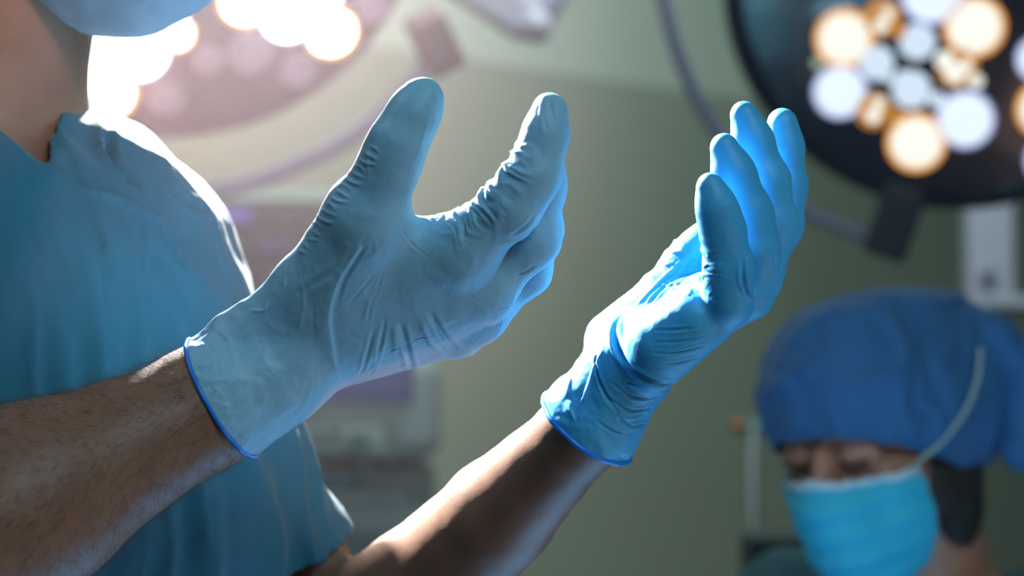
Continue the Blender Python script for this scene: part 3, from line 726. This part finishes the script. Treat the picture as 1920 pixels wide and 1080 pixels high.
def build_glove(name, f, plane_c, plane_n, lo, hi, fingers, rings, stroke, rim_r, m, palmdir, crumple, kst):
    v, q = nets(f, lo, hi, 0.0030, 2, 1)
    n = normals(v, q)
    # lengthwise and ring shaped stretch wrinkles on the bending side of every finger
    d_all = np.zeros(len(v)); bestd = np.full(len(v), 9.0); ring = np.zeros(len(v))
    for j, (amp, s0, s1, pdir) in zip(fingers, rings):
        pts = [a for a, b in j]; s, dist = along(v, pts); rad = np.interp(s, np.linspace(0, s.max() + 1e-6, len(j)), [b for a, b in j])
        m_ = (dist - rad) < bestd; bestd[m_] = (dist - rad)[m_]
        L = s.max(); win = np.clip((s - s0 * L) / (0.10 * L), 0, 1) * np.clip((s1 * L - s) / (0.10 * L), 0, 1)
        pd = np.asarray(pdir, float); pd /= np.linalg.norm(pd); side = np.clip(0.15 + n @ pd, 0, 1) ** 0.8
        u_ = np.stack([s / 0.0046 + 0.9 * fbm(v / 0.012, 2), (n @ V(1, 0, 0)) * 1.2 + v[:, 1] / 0.03, (n @ V(0, 0, 1)) * 1.2], 1)
        r_ = ridged(u_, 2) * amp / 1000 * win * side * (np.abs(dist - rad) < 0.008)
        ring[m_] = r_[m_]
    d_all += ring
    # general tension noise and cuff crumples
    s_c = (v - plane_c) @ plane_n
    wc = np.clip(1 - s_c / crumple[0], 0, 1) ** 0.7
    axis = plane_n; e1 = np.cross(axis, FWD); e1 /= np.linalg.norm(e1); e2 = np.cross(axis, e1)
    loc = np.stack([(v @ axis) / crumple[3], (v @ e1) / crumple[4], (v @ e2) / crumple[4]], 1)
    d_all += crumple[1] / 1000 * wc * fbm(loc + 0.5 * fbm(v / 0.03, 2)[:, None], 3)
    d_all += crumple[2] / 1000 * ridged(v / 0.016 + 0.6 * fbm(v / 0.02, 2)[:, None], 2) * (bestd > -0.02)
    v = v + n * d_all[:, None]
    v = strokes_apply(v, n, f, stroke, kst)
    v, q = cut_plane(v, q, plane_c, plane_n)
    loops = border_loops(q)
    o = mesh_obj(name, v, q, m, SG)
    lp = [v[i] for i in loops[0]]; st = max(1, len(lp) // 90); lp = lp[::st]
    lp = [0.25 * lp[i - 1] + 0.5 * lp[i] + 0.25 * lp[(i + 1) % len(lp)] for i in range(len(lp))]
    MB().tube(lp, rim_r, 12, closed=True).build('rolled_rim', M_RIM, o, smooth=True)
    return o
# near glove ------------------------------------------------------
pc1 = (P(357, 640, 1.305) + P(477, 853, 1.305)) / 2; pe = P(477, 853, 1.305) - P(357, 640, 1.305); pn1 = np.cross(FWD, pe); pn1 /= np.linalg.norm(pn1)
if pn1 @ (P(600, 600, 1.305) - pc1) < 0: pn1 = -pn1
pn1 = pn1 - 0.10 * FWD; pn1 /= np.linalg.norm(pn1)
UL = V(-0.75, 0.2, 0.65)
near_strokes = [
    ('step', 2.6, 1.7, [(672, 462), (655, 490), (636, 520), (622, 560), (616, 600), (622, 650), (634, 705), (646, 750)]),
    ('crease', 1.6, 0.8, [(684, 462), (666, 490), (645, 525), (634, 560)]), ('crease', 1.2, 0.6, [(716, 512), (706, 545), (694, 575), (690, 600)]),
    ('crease', 1.2, 0.6, [(698, 518), (676, 545), (655, 570)]), ('ridge', 1.2, 0.6, [(715, 515), (700, 560), (678, 600)]),
    ('crease', 2.6, 0.4, [(552, 556), (585, 535), (630, 505), (665, 470)]),
    ('ridge', 1.2, 0.8, [(430, 575), (470, 582), (495, 582), (500, 565)]), ('ridge', 1.0, 0.7, [(536, 495), (534, 535), (520, 560)]),
    ('crease', 1.5, 0.8, [(700, 620), (690, 660), (676, 700), (668, 735)]), ('crease', 1.4, 0.8, [(722, 600), (712, 650), (695, 700), (682, 730)]),
    ('crease', 2.2, 1.3, [(752, 610), (762, 650), (772, 690), (780, 712)]), ('ridge', 2.0, 1.0, [(738, 615), (742, 660), (735, 705)]),
    ('crease', 2.2, 1.2, [(808, 590), (828, 625), (855, 655), (880, 672)]), ('ridge', 2.4, 1.0, [(790, 600), (806, 640), (836, 668)]),
    ('crease', 1.0, 0.5, [(766, 644), (785, 634), (812, 628)]), ('crease', 1.0, 0.5, [(728, 662), (742, 652), (760, 652)]), ('crease', 0.9, 0.4, [(796, 690), (815, 680), (835, 678)]),
    ('crease', 1.3, 0.9, [(926, 592), (942, 596), (960, 588)]), ('crease', 1.3, 0.9, [(930, 580), (946, 578), (962, 572)]), ('crease', 1.2, 0.7, [(938, 602), (955, 602), (972, 588)]),
    ('crease', 1.6, 1.2, [(1000, 500), (984, 512), (970, 516)]), ('crease', 1.8, 1.0, [(962, 440), (985, 425), (1000, 405)]),
    ('ridge', 3.0, 1.0, [(938, 456), (975, 448), (1010, 425)]), ('crease', 1.0, 0.5, [(790, 405), (830, 432), (880, 458)]),
    ('crease', 1.0, 0.5, [(752, 430), (775, 460), (800, 480)]), ('crease', 0.9, 0.4, [(810, 400), (850, 425), (890, 440)]),
    ('ridge', 1.4, 0.8, [(687, 250), (692, 275), (690, 330)]), ('crease', 1.0, 0.5, [(802, 152), (795, 160), (793, 166)]),
    ('ridge', 2.2, 0.5, [(805, 215), (790, 270), (765, 320)]), ('crease', 2.0, 0.6, [(1030, 185), (1036, 220), (1046, 250)]),
    ('ridge', 1.6, 0.7, [(1020, 180), (1014, 215), (1018, 250)]),
    ('ridge', 1.8, 0.9, [(400, 612), (430, 640), (440, 680)]), ('crease', 1.6, 0.6, [(385, 640), (400, 665), (412, 700)]), ('ridge', 1.6, 0.5, [(560, 500), (570, 560), (560, 620)]),
]
# thumb back: short cross wrinkles down its outer edge
for k in range(17):
    t = k / 16; x = 694 - t * 142; y = 275 + t * 190
    near_strokes.append(('ridge', 0.9 + 0.3 * (k % 2), 0.7 + 0.25 * ((k * 7) % 3), [(x - 1, y - 1), (x + 9, y + 3 + 2 * (k % 3)), (x + 17 + 5 * (k % 3), y + 10 + 3 * (k % 2))]))
for k in range(7):
    x = 775 + k * 15; y = 398 - k * 1.2; near_strokes.append(('ridge', 1.0, 0.7, [(x, y - 2), (x + 16, y + 10), (x + 38, y + 22 + 4 * (k % 3))]))
build_glove('glove', near_hand, pc1, pn1, P(330, 880, 1.40) * [1, 0, 1] + [0, 1.16, -0.01], P(1085, 130, 1.30) * [1, 0, 1] + [0, 1.46, 0.01],
            [n_thumb_j, n_index_j, n_mid_j, n_ring_j, n_lit_j],
            [(0.22, 0.0, 0.42, V(-0.8, 0, 0.5)), (1.3, 0.0, 0.82, V(-0.8, -0.1, 0.6)), (0.6, 0.1, 0.8, V(-0.8, 0, 0.6)), (0.6, 0.1, 0.8, V(-0.8, 0, .6)), (0.5, 0.1, 0.8, V(-0.8, 0, .6))],
            near_strokes, 0.0013, M_GLOVE_VEILED, UL, (0.065, 1.1, 0.24, 0.020, 0.011), 0.9)
# far glove ------------------------------------------------------
pc2 = (P(1022, 742, 1.375) + P(1184, 862, 1.375)) / 2; pe = P(1184, 862, 1.375) - P(1022, 742, 1.375); pn2 = np.cross(FWD, pe); pn2 /= np.linalg.norm(pn2)
if pn2 @ (P(1200, 650, 1.375) - pc2) < 0: pn2 = -pn2
pn2 = pn2 - 0.36 * FWD; pn2 /= np.linalg.norm(pn2)
far_strokes = [
    ('crease', 2.4, 1.9, [(1300, 700), (1262, 718), (1225, 714), (1190, 696), (1165, 665), (1153, 630), (1158, 600), (1175, 585)]),
    ('crease', 1.4, 1.1, [(1330, 690), (1290, 714), (1245, 722), (1205, 712), (1172, 688)]),
    ('crease', 1.4, 0.9, [(1118, 670), (1120, 700), (1135, 740), (1160, 775)]), ('ridge', 1.6, 1.0, [(1128, 660), (1112, 700), (1095, 745), (1085, 760)]),
    ('ridge', 1.3, 0.8, [(1075, 700), (1062, 740)]), ('ridge', 1.2, 0.8, [(1068, 765), (1078, 790)]), ('ridge', 1.2, 0.8, [(1095, 770), (1085, 788)]),
    ('crease', 1.3, 0.8, [(1140, 745), (1180, 770), (1220, 765)]), ('crease', 1.3, 0.8, [(1150, 720), (1190, 745), (1235, 742)]), ('crease', 1.2, 0.7, [(1160, 785), (1185, 800), (1210, 795)]),
    ('crease', 1.2, 0.7, [(1120, 790), (1150, 810), (1185, 815)]), ('ridge', 1.4, 0.7, [(1145, 760), (1175, 785), (1205, 780)]), ('crease', 1.2, 0.7, [(1175, 715), (1215, 732), (1255, 728)]),
    ('crease', 1.6, 1.0, [(1185, 590), (1225, 560), (1265, 525), (1300, 490)]), ('ridge', 1.6, 0.9, [(1175, 585), (1215, 550), (1258, 508), (1300, 470)]),
    ('crease', 1.1, 0.6, [(1230, 620), (1275, 618), (1320, 612)]), ('crease', 1.1, 0.6, [(1230, 642), (1275, 640), (1325, 628)]),
    ('crease', 1.1, 0.6, [(1225, 662), (1270, 662), (1320, 648)]), ('crease', 1.1, 0.5, [(1235, 680), (1270, 682), (1310, 670)]),
    ('crease', 1.8, 1.6, [(1392, 480), (1393, 520), (1402, 548), (1412, 560)]), ('ridge', 1.0, 0.7, [(1398, 545), (1408, 565)]),
    ('crease', 1.6, 1.0, [(1450, 480), (1452, 520), (1450, 550)]), ('ridge', 1.2, 0.8, [(1310, 525), (1295, 545), (1290, 552)]), ('ridge', 1.2, 0.8, [(1328, 478), (1322, 500), (1310, 520)]),
]
PL = V(-0.9, 0.1, 0.35)
build_glove('glove', far_hand, pc2, pn2, P(995, 905, 1.42) * [1, 0, 1] + [0, 1.25, -0.01], P(1525, 170, 1.36) * [1, 0, 1] + [0, 1.47, 0.01],
            [f_thumb_j, f_lit_j, f_ring_j, f_mid_j, f_ind_j],
            [(0.8, 0.0, 0.8, V(-0.7, 0, 0.6)), (0.9, 0.0, 0.62, PL), (0.9, 0.05, 0.75, PL), (0.9, 0.1, 0.8, PL), (0.8, 0.1, 0.8, PL)],
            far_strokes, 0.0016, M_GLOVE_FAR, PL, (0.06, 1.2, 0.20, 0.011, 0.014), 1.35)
# fine hair on the near forearm
def arm_hair(f, A, B, ra, rb, count, parent, name):
    mb_v = []; mb_f = []
    ax = (B - A) / np.linalg.norm(B - A); e1 = np.cross(ax, FWD); e1 /= np.linalg.norm(e1); e2 = np.cross(ax, e1)
    t = rng.random(count); th = rng.random(count) * 2 * math.pi
    p = A + t[:, None] * (B - A) + (ra + (rb - ra) * t)[:, None] * (np.cos(th)[:, None] * e1 + np.sin(th)[:, None] * e2)
    for _ in range(4):
        g = grad(f, p); gl = np.sqrt((g * g).sum(1)); p = p - g * (chunk(f, p) / gl ** 2)[:, None]
    g = grad(f, p); g /= np.sqrt((g * g).sum(1))[:, None]
    for i in range(count):
        n = g[i]; d = 0.55 * n - 0.75 * ax * (0.6 + 0.8 * rng.random()) + 0.5 * (rng.random(3) - 0.5); d /= np.linalg.norm(d)
        L = 0.004 + 0.006 * rng.random(); r = 0.00007
        s = np.cross(d, n); s /= np.linalg.norm(s) + 1e-9; w_ = np.cross(d, s)
        a = p[i] - n * 0.0005; m_ = a + d * L * 0.5 + n * 0.0006; e = a + d * L
        k = len(mb_v)
        for c, rr in ((a, r), (m_, r * 0.8)):
            mb_v += [c + s * rr, c - 0.5 * s * rr + 0.87 * w_ * rr, c - 0.5 * s * rr - 0.87 * w_ * rr]
        mb_v.append(e)
        for u_ in range(3):
            w2 = (u_ + 1) % 3; mb_f += [(k + u_, k + w2, k + 3 + w2), (k + u_, k + 3 + w2, k + 3 + u_), (k + 3 + u_, k + 3 + w2, k + 6)]
    o = mesh_obj(name, mb_v, np.array(mb_f), M_ARMHAIR, parent); o['kind'] = 'stuff'; return o
arm_hair(near_arm, P(-60, 1000, 1.25), P(395, 758, 1.304), R(175, 1.26), R(108, 1.3), 5200, SG, 'forearm_hair')

# --- scrub top -----------------------------------------------------
sl_l = cone(lS + left * 0.004, lS + (lE - lS) * 0.86, 0.046, 0.044)
sl_r = cone(rS - left * 0.01, rS + (rE - rS) * 0.60, 0.068, 0.072)
scrub_f = blend([torso_field(0.016), sl_l, sl_r], 0.03)
v, q = nets(scrub_f, (-0.66, 1.12, 0.78), (0.06, 1.86, 1.56), 0.007, 1, 2)
n_ = normals(v, q)
lower = np.clip((1.36 - v[:, 2]) / 0.12, 0, 1)
lx = (v - neck) @ left; ff = (v - neck) @ face
fold = 0.0095 * lower * ridged(np.stack([lx / 0.055 + 0.9 * fbm(v / 0.12, 2), ff / 0.09, v[:, 2] / 0.34], 1), 2)
fold += 0.0016 * fbm(v / 0.03, 3)
# drag lines running from the neck opening down to the armhole
sh = np.clip((v[:, 2] - 1.26) / 0.08, 0, 1) * (lx > 0)
fold += 0.0035 * sh * ridged(np.stack([(lx * 0.75 + (v[:, 2] - 1.4) * 0.75) / 0.036, (lx - (v[:, 2] - 1.4)) / 0.17, ff / 0.1], 1), 2)
v = v + n_ * fold[:, None]
scr_strokes = [('crease', 5.0, 5.0, [(190, 215), (195, 270), (215, 310), (250, 345)]), ('ridge', 4.0, 4.5, [(180, 210), (186, 260), (198, 300), (235, 335)]),
               ('ridge', 3.0, 4.0, [(95, 305), (150, 355), (210, 372), (260, 395), (310, 412)]), ('crease', 4.0, 4.0, [(285, 290), (310, 335), (345, 375), (385, 400)]),
               ('crease', 3.0, 3.0, [(305, 420), (325, 470), (350, 530), (362, 580)]), ('crease', 2.5, 3.0, [(265, 410), (262, 470), (255, 560)]),
               ('ridge', 4.0, 3.0, [(395, 400), (410, 460), (425, 520), (428, 580)]), ('crease', 3.5, 4.0, [(435, 900), (425, 980), (418, 1060)]),
               ('ridge', 2.0, 1.6, [(150, 360), (172, 400), (180, 470)]), ('crease', 3, 3, [(320, 930), (310, 1000), (300, 1075)])]
v = strokes_apply(v, n_, scrub_f, scr_strokes, 1.5)
# V neck opening, sleeve hems, waist
hem_c = (P(425, 1036, 1.60) + P(636, 970, 1.60)) / 2; he = P(636, 970, 1.60) - P(425, 1036, 1.60); hn = np.cross(FWD, he); hn /= np.linalg.norm(hn)
if hn @ (lS - hem_c) < 0: hn = -hn
hn = hn - 0.18 * FWD; hn /= np.linalg.norm(hn)
vn = P(92, 303, 1.40); vl = -0.022
def s_sleeve(p):
    a = (p - hem_c) @ hn; _, dl = along(p, [lS + (lE - lS) * 0.55, lE]); b = dl - 0.060
    return np.maximum(a, b)
rc = rS + (rE - rS) * 0.5; rd = (rS - rE) / np.linalg.norm(rS - rE)
def s_sleeve_r(p):
    a = (p - rc) @ rd; _, dl = along(p, [rS + (rE - rS) * 0.3, rE]); return np.maximum(a, dl - 0.10)
def s_neck(p):
    l_ = (p - neck) @ left - vl; f_ = (p - neck) @ face; z_ = p[:, 2] - vn[2]
    wdt = np.where(l_ > 0, 0.92, 0.80) * z_ + 0.004 * np.sign(z_)
    vee = np.maximum(np.abs(l_) - wdt, -z_); vee = np.maximum(vee, -(f_ + 0.01))
    ring = np.sqrt((l_ + vl) ** 2 + (f_ + 0.02) ** 2) - 0.058; ring = np.maximum(ring, vn[2] + 0.065 - p[:, 2])
    return np.minimum(vee, ring)
for fn in (s_sleeve, s_sleeve_r, s_neck, lambda p: p[:, 2] - 0.82): v, q = cut_field(v, q, fn)
top = mesh_obj('scrub_top', v, q, M_SCRUB, SG)
sm = top.modifiers.new('thick', 'SOLIDIFY'); sm.thickness = 0.0022; sm.offset = -1
# trousers, shoes
tro = union([blend([cone(bp(s * 0.085, 0, 0.90), bp(s * 0.09, 0.01, 0.48), 0.105, 0.080), cone(bp(s * 0.09, 0.01, 0.48), bp(s * 0.09, -0.01, 0.10), 0.08, 0.075)], 0.03) for s in (-1, 1)])
v, q = nets(tro, (-0.62, 1.2, 0.0), (0.0, 1.75, 1.05), 0.014, 1, 1); v, q = cut_plane(v, q, V(0, 0, 0.10), V(0, 0, 1))
v = v + normals(v, q) * (0.004 * fbm(v / 0.06, 2))[:, None]
mesh_obj('scrub_trousers', v, q, M_SCRUB, SG)
for s in (-1, 1):
    sf = blend([cone(bp(s * 0.09, -0.05, 0.045), bp(s * 0.09, 0.13, 0.04), 0.042, 0.04), cone(bp(s * 0.09, -0.02, 0.08), bp(s * 0.09, 0.06, 0.06), 0.042, 0.035)], 0.02)
    c = bp(s * 0.09, 0.04, 0.0); v, q = nets(sf, c - V(.2, .2, 0.0), c + V(.2, .2, .16), 0.01, 1, 1); v[:, 2] = np.maximum(v[:, 2], 0.001)
    mesh_obj('clog', v, q, M_SHOE, SG)
# surgeon's mask and cap
def mask_mesh(fr, thick, m, edge_m, parent, lo_z=-0.125, hi_z=-0.004, back_y=0.012, base_off=0.008):
    core = blend([ell((0, 0.028, -0.040), (0.066, 0.072, 0.088)), cone((0, 0.080, -0.012), (0, 0.100, -0.036), 0.014, 0.020), cone((0, 0.070, -0.095), (0, 0.080, -0.085), 0.026, 0.026)], 0.03)
    g = lambda p: core(p) - base_off + 0.0016 * np.sin(p[:, 2] / 0.0135 * math.pi) * np.clip((p[:, 1] - 0.03) / 0.04, 0, 1)
    v, q = nets(g, (-0.11, -0.08, -0.16), (0.11, 0.15, 0.07), 0.005, 1, 2)
    top = hi_z + 0.35 * np.abs(v[:, 0]) * -0.55
    keep = (v[:, 2] < top) & (v[:, 2] > lo_z - 0.2 * np.abs(v[:, 0])) & (v[:, 1] > back_y + 0.18 * (v[:, 2] + 0.06))
    v, q = cut(v, q, keep)
    v = v + normals(v, q) * (0.0008 * fbm(v / 0.012, 2))[:, None]
    o = mesh_obj('face_mask', fr.fwd(v), q, m, parent)
    s = o.modifiers.new('thick', 'SOLIDIFY'); s.thickness = 0.0015
    # bound edge band along the top
    z_top = hi_z + 0.35 * np.abs(v[:, 0]) * -0.55
    band = v[:, 2] > z_top - 0.009
    v2, q2 = cut(v + normals(v, q) * 0.0012, q, band)
    if len(q2): 
        b = mesh_obj('edge_band', fr.fwd(v2), q2, edge_m, o); s = b.modifiers.new('thick', 'SOLIDIFY'); s.thickness = 0.001
    return o
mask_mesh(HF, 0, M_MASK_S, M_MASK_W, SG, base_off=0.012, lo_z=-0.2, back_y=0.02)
def cap_mesh(fr, m, parent, off, plane_c, plane_n, puff, name='surgical_cap', flat=0.15, lump=0.003):
    base = blend([ell((0, -0.012, 0.040), (0.080, 0.103, 0.088)), ell(*puff)], 0.03)
    b_ = base
    g = lambda p: -smin(-(b_(p) - off), -(p[:, 2] - 0.25 * p[:, 1] - flat), 0.035)
    v, q = nets(g, (-0.15, -0.20, -0.14), (0.15, 0.13, 0.19), 0.006, 1, 2)
    n = normals(v, q)
    v = v + n * (lump * ridged(np.stack([v[:, 0] / 0.05, v[:, 1] / 0.06, v[:, 2] / 0.09], 1) + 0.5 * fbm(v / 0.05, 2)[:, None], 2) + 0.001 * fbm(v / 0.015, 2))[:, None]
    v, q = cut_plane(v, q, V(*plane_c), V(*plane_n))
    lp = border_loops(q)[0]; pts = [fr.fwd(v[i]) for i in lp]; st = max(1, len(pts) // 60)
    o = mesh_obj(name, fr.fwd(v), q, m, parent)
    s = o.modifiers.new('thick', 'SOLIDIFY'); s.thickness = 0.002
    MB().tube(pts[::st], 0.002, 8, closed=True).build('hem', m, o, smooth=True)
    return o
cap_mesh(HF, M_CAP, SG, 0.006, (0, 0.09, 0.045), (0, 0.25, 1), ((0, -0.05, 0.07), (0.075, 0.075, 0.07)))
#@@NURSE
# ------------------------------------------------------------------ colleague in the back
NU = empty('person', (0.42, 2.30, 0.0))
tag(NU, 'person with blue surgical cap and turquoise face mask looking down', 'person')
NC = P(1640, 806, 2.25); NF = Frame(NC, V(-0.64, -0.77, -0.36), roll=math.radians(-3))
nf = V(-0.6, -0.8, 0); nl = V(0.8, -0.6, 0)   # facing, own left
nk = NF.fwd((0, -0.045, -0.08)); sh0 = V(NC[0], NC[1], 0) - nf * 0.13 ; sh0[2] = nk[2] - 0.115
def nb(l, f_, z): return V(sh0[0], sh0[1], 0) + nl * l + nf * f_ + up * z
zs = sh0[2]
n_arms = union([chain([(nb(s * 0.165, 0, zs - 0.02), 0.052), (nb(s * 0.20, 0.05, zs - 0.29), 0.042), (nb(s * 0.10, 0.27, zs - 0.33), 0.028), (nb(s * 0.07, 0.34, zs - 0.34), 0.030)], 0.02) for s in (-1, 1)])
n_fing = union([chain([(nb(s * 0.07 + k * 0.016, 0.35, zs - 0.34), 0.012), (nb(s * 0.07 + k * 0.02, 0.39, zs - 0.345), 0.009), (nb(s * 0.07 + k * 0.02, 0.42 - 0.006 * abs(k), zs - 0.365), 0.008)], 0.004) for s in (-1, 1) for k in (-1.5, -0.5, 0.5, 1.5)])
n_torso = blend([cone(nb(-0.115, 0, zs - 0.05), nb(0.115, 0, zs - 0.05), 0.075, 0.075), cone(nb(-0.08, -0.02, zs - 0.22), nb(0.08, -0.02, zs - 0.22), 0.10, 0.10),
                 cone(nb(-0.08, -0.06, 0.86), nb(0.08, -0.06, 0.86), 0.115, 0.115)], 0.08)
n_legs = union([chain([(nb(s * 0.085, -0.05, 0.80), 0.085), (nb(s * 0.09, -0.02, 0.46), 0.06), (nb(s * 0.09, -0.05, 0.07), 0.04)], 0.02) for s in (-1, 1)])
n_body = blend([n_torso, n_arms, n_legs], 0.03)
n_body = blend([n_body, n_fing], 0.008)
n_body = blend([n_body, cone(nb(0, 0.0, zs + 0.0), nk, 0.058, 0.054)], 0.03)
n_body = blend([n_body, NF.wrap(HEAD)], 0.010)
v, q = nets(n_body, (0.0, 1.75, 0.02), (0.85, 2.85, 1.48), 0.012, 1, 2)
mesh_obj('body', v, q, M_SKIN2, NU)
eyes_brows(NF, NU, M_HAIR)
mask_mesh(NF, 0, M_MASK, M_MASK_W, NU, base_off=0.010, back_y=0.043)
cap_mesh(NF, M_CAP, NU, 0.014, (0, 0.09, 0.022), (0, -0.62, 1), ((0.0, -0.066, 0.020), (0.090, 0.098, 0.088)), flat=0.128, lump=0.005)
# knot, tails and tape
kn = NF.fwd((-0.088, -0.085, 0.055))
kf = blend([ell(kn, (0.030, 0.024, 0.022)), cone(kn, kn + V(0.035, 0, -0.03), 0.016, 0.026), cone(kn + V(0.035, 0, -0.03), kn + V(0.030, 0, -0.10), 0.024, 0.020), cone(kn, kn + V(-0.02, 0, 0.02), 0.016, 0.010)], 0.008)
v, q = nets(kf, kn - 0.14, kn + 0.09, 0.006, 1, 2); v = v + normals(v, q) * (0.003 * ridged(v / 0.03, 2))[:, None]
mesh_obj('cap_knot', v, q, M_CAP, NU)
capf = NF.wrap(offset(blend([ell((0, -0.012, 0.040), (0.080, 0.103, 0.088)), ell((0, -0.066, 0.020), (0.090, 0.098, 0.088))], 0.03), 0.014))
def on_surface(pts, f, lift):
    out = []
    for px, py in pts:
        t = trace_far(f, px, py)
        if t is not None:
            g = grad(f, t[None])[0]; out.append(t + g / np.linalg.norm(g) * lift)
    return out
def trace_far(f, px, py):
    d = P(px, py, 1.0) - CAM; d /= np.linalg.norm(d); t = 1.7
    for _ in range(300):
        s = float(f((CAM + d * t)[None])[0]); t += 0.6 * s
        if abs(s) < 2e-4: return CAM + d * t
        if t > 2.8: return None
    return CAM + d * t
all_n = lambda p: np.minimum(capf(p), NF.wrap(HEAD)(p) - 0.004)
sp = on_surface([(1702, 892), (1722, 862), (1750, 835), (1790, 790), (1815, 745), (1828, 700), (1832, 655)], all_n, 0.004)
if len(sp) > 2: MB().tube(smooth_line(sp, 4), 0.0022, 8).build('mask_strap', M_STRAP, NU, smooth=True)
sp = [NF.fwd(p) for p in ((0.066, 0.03, -0.075), (0.073, 0.005, -0.085), (0.072, -0.03, -0.085), (0.055, -0.065, -0.08))]
MB().tube(smooth_line(sp, 4), 0.0028, 8).build('mask_strap', M_STRAP, NU, smooth=True)
# dark hair behind the cheek; its nape lobes stand in for shade on the neck
hf_ = blend([ell((0.058, -0.018, -0.050), (0.012, 0.040, 0.045)), ell((-0.058, -0.018, -0.050), (0.012, 0.040, 0.045)), ell((0, -0.070, -0.055), (0.055, 0.030, 0.050)), ell((0.044, -0.040, -0.085), (0.016, 0.036, 0.045)), ell((-0.044, -0.040, -0.085), (0.016, 0.036, 0.045))], 0.02)
v, q = nets(hf_, (-0.1, -0.13, -0.17), (0.1, 0.03, 0.03), 0.007, 1, 2); v = v + normals(v, q) * (0.002 * ridged(v / V(0.01, 0.01, 0.05), 2))[:, None]
mesh_obj('hair', NF.fwd(v), q, M_HAIR, NU)
# scrub top of the colleague
ns = blend([offset(n_torso, 0.016)] + [chain([(nb(s * 0.165, 0, zs - 0.02), 0.068), (nb(s * 0.195, 0.045, zs - 0.25), 0.062)], 0.02) for s in (-1, 1)], 0.03)
v, q = nets(ns, (0.0, 1.8, 0.6), (0.85, 2.85, 1.25), 0.012, 1, 2)
n_ = normals(v, q); v = v + n_ * (0.006 * ridged(np.stack([v[:, 0] / 0.07, v[:, 1] / 0.07, v[:, 2] / 0.25], 1), 2))[:, None]
nx_ = (v - sh0) @ nl; ny_ = (v - sh0) @ nf; zt = v[:, 2] - zs
kp = ~((zt > -0.06) & (np.abs(nx_) < 0.02 + 0.7 * (zt + 0.06)) & (ny_ > 0)) & ~((zt > 0.035) & (np.abs(nx_) < 0.07)) & ~((zt < -0.20) & (np.abs(nx_) > 0.15) & (zt > -0.5)) & (v[:, 2] > 0.68)
v, q = cut(v, q, kp); o = mesh_obj('scrub_top', v, q, M_SCRUB2, NU); s = o.modifiers.new('thick', 'SOLIDIFY'); s.thickness = 0.002
v, q = nets(offset(n_legs, 0.018), (0.0, 1.8, 0.02), (0.85, 2.85, 0.98), 0.014, 1, 1); v, q = cut_plane(v, q, V(0, 0, 0.1), V(0, 0, 1)); mesh_obj('scrub_trousers', v, q, M_SCRUB2, NU)
for s in (-1, 1):
    c = nb(s * 0.09, -0.02, 0.0)
    sf = blend([cone(nb(s * 0.09, -0.09, 0.045), nb(s * 0.09, 0.09, 0.04), 0.042, 0.04), cone(nb(s * 0.09, -0.05, 0.08), nb(s * 0.09, 0.02, 0.06), 0.042, 0.035)], 0.02)
    v, q = nets(sf, c - V(.2, .2, 0.0), c + V(.2, .2, .16), 0.01, 1, 1); v[:, 2] = np.maximum(v[:, 2], 0.001); mesh_obj('clog', v, q, M_SHOE, NU)
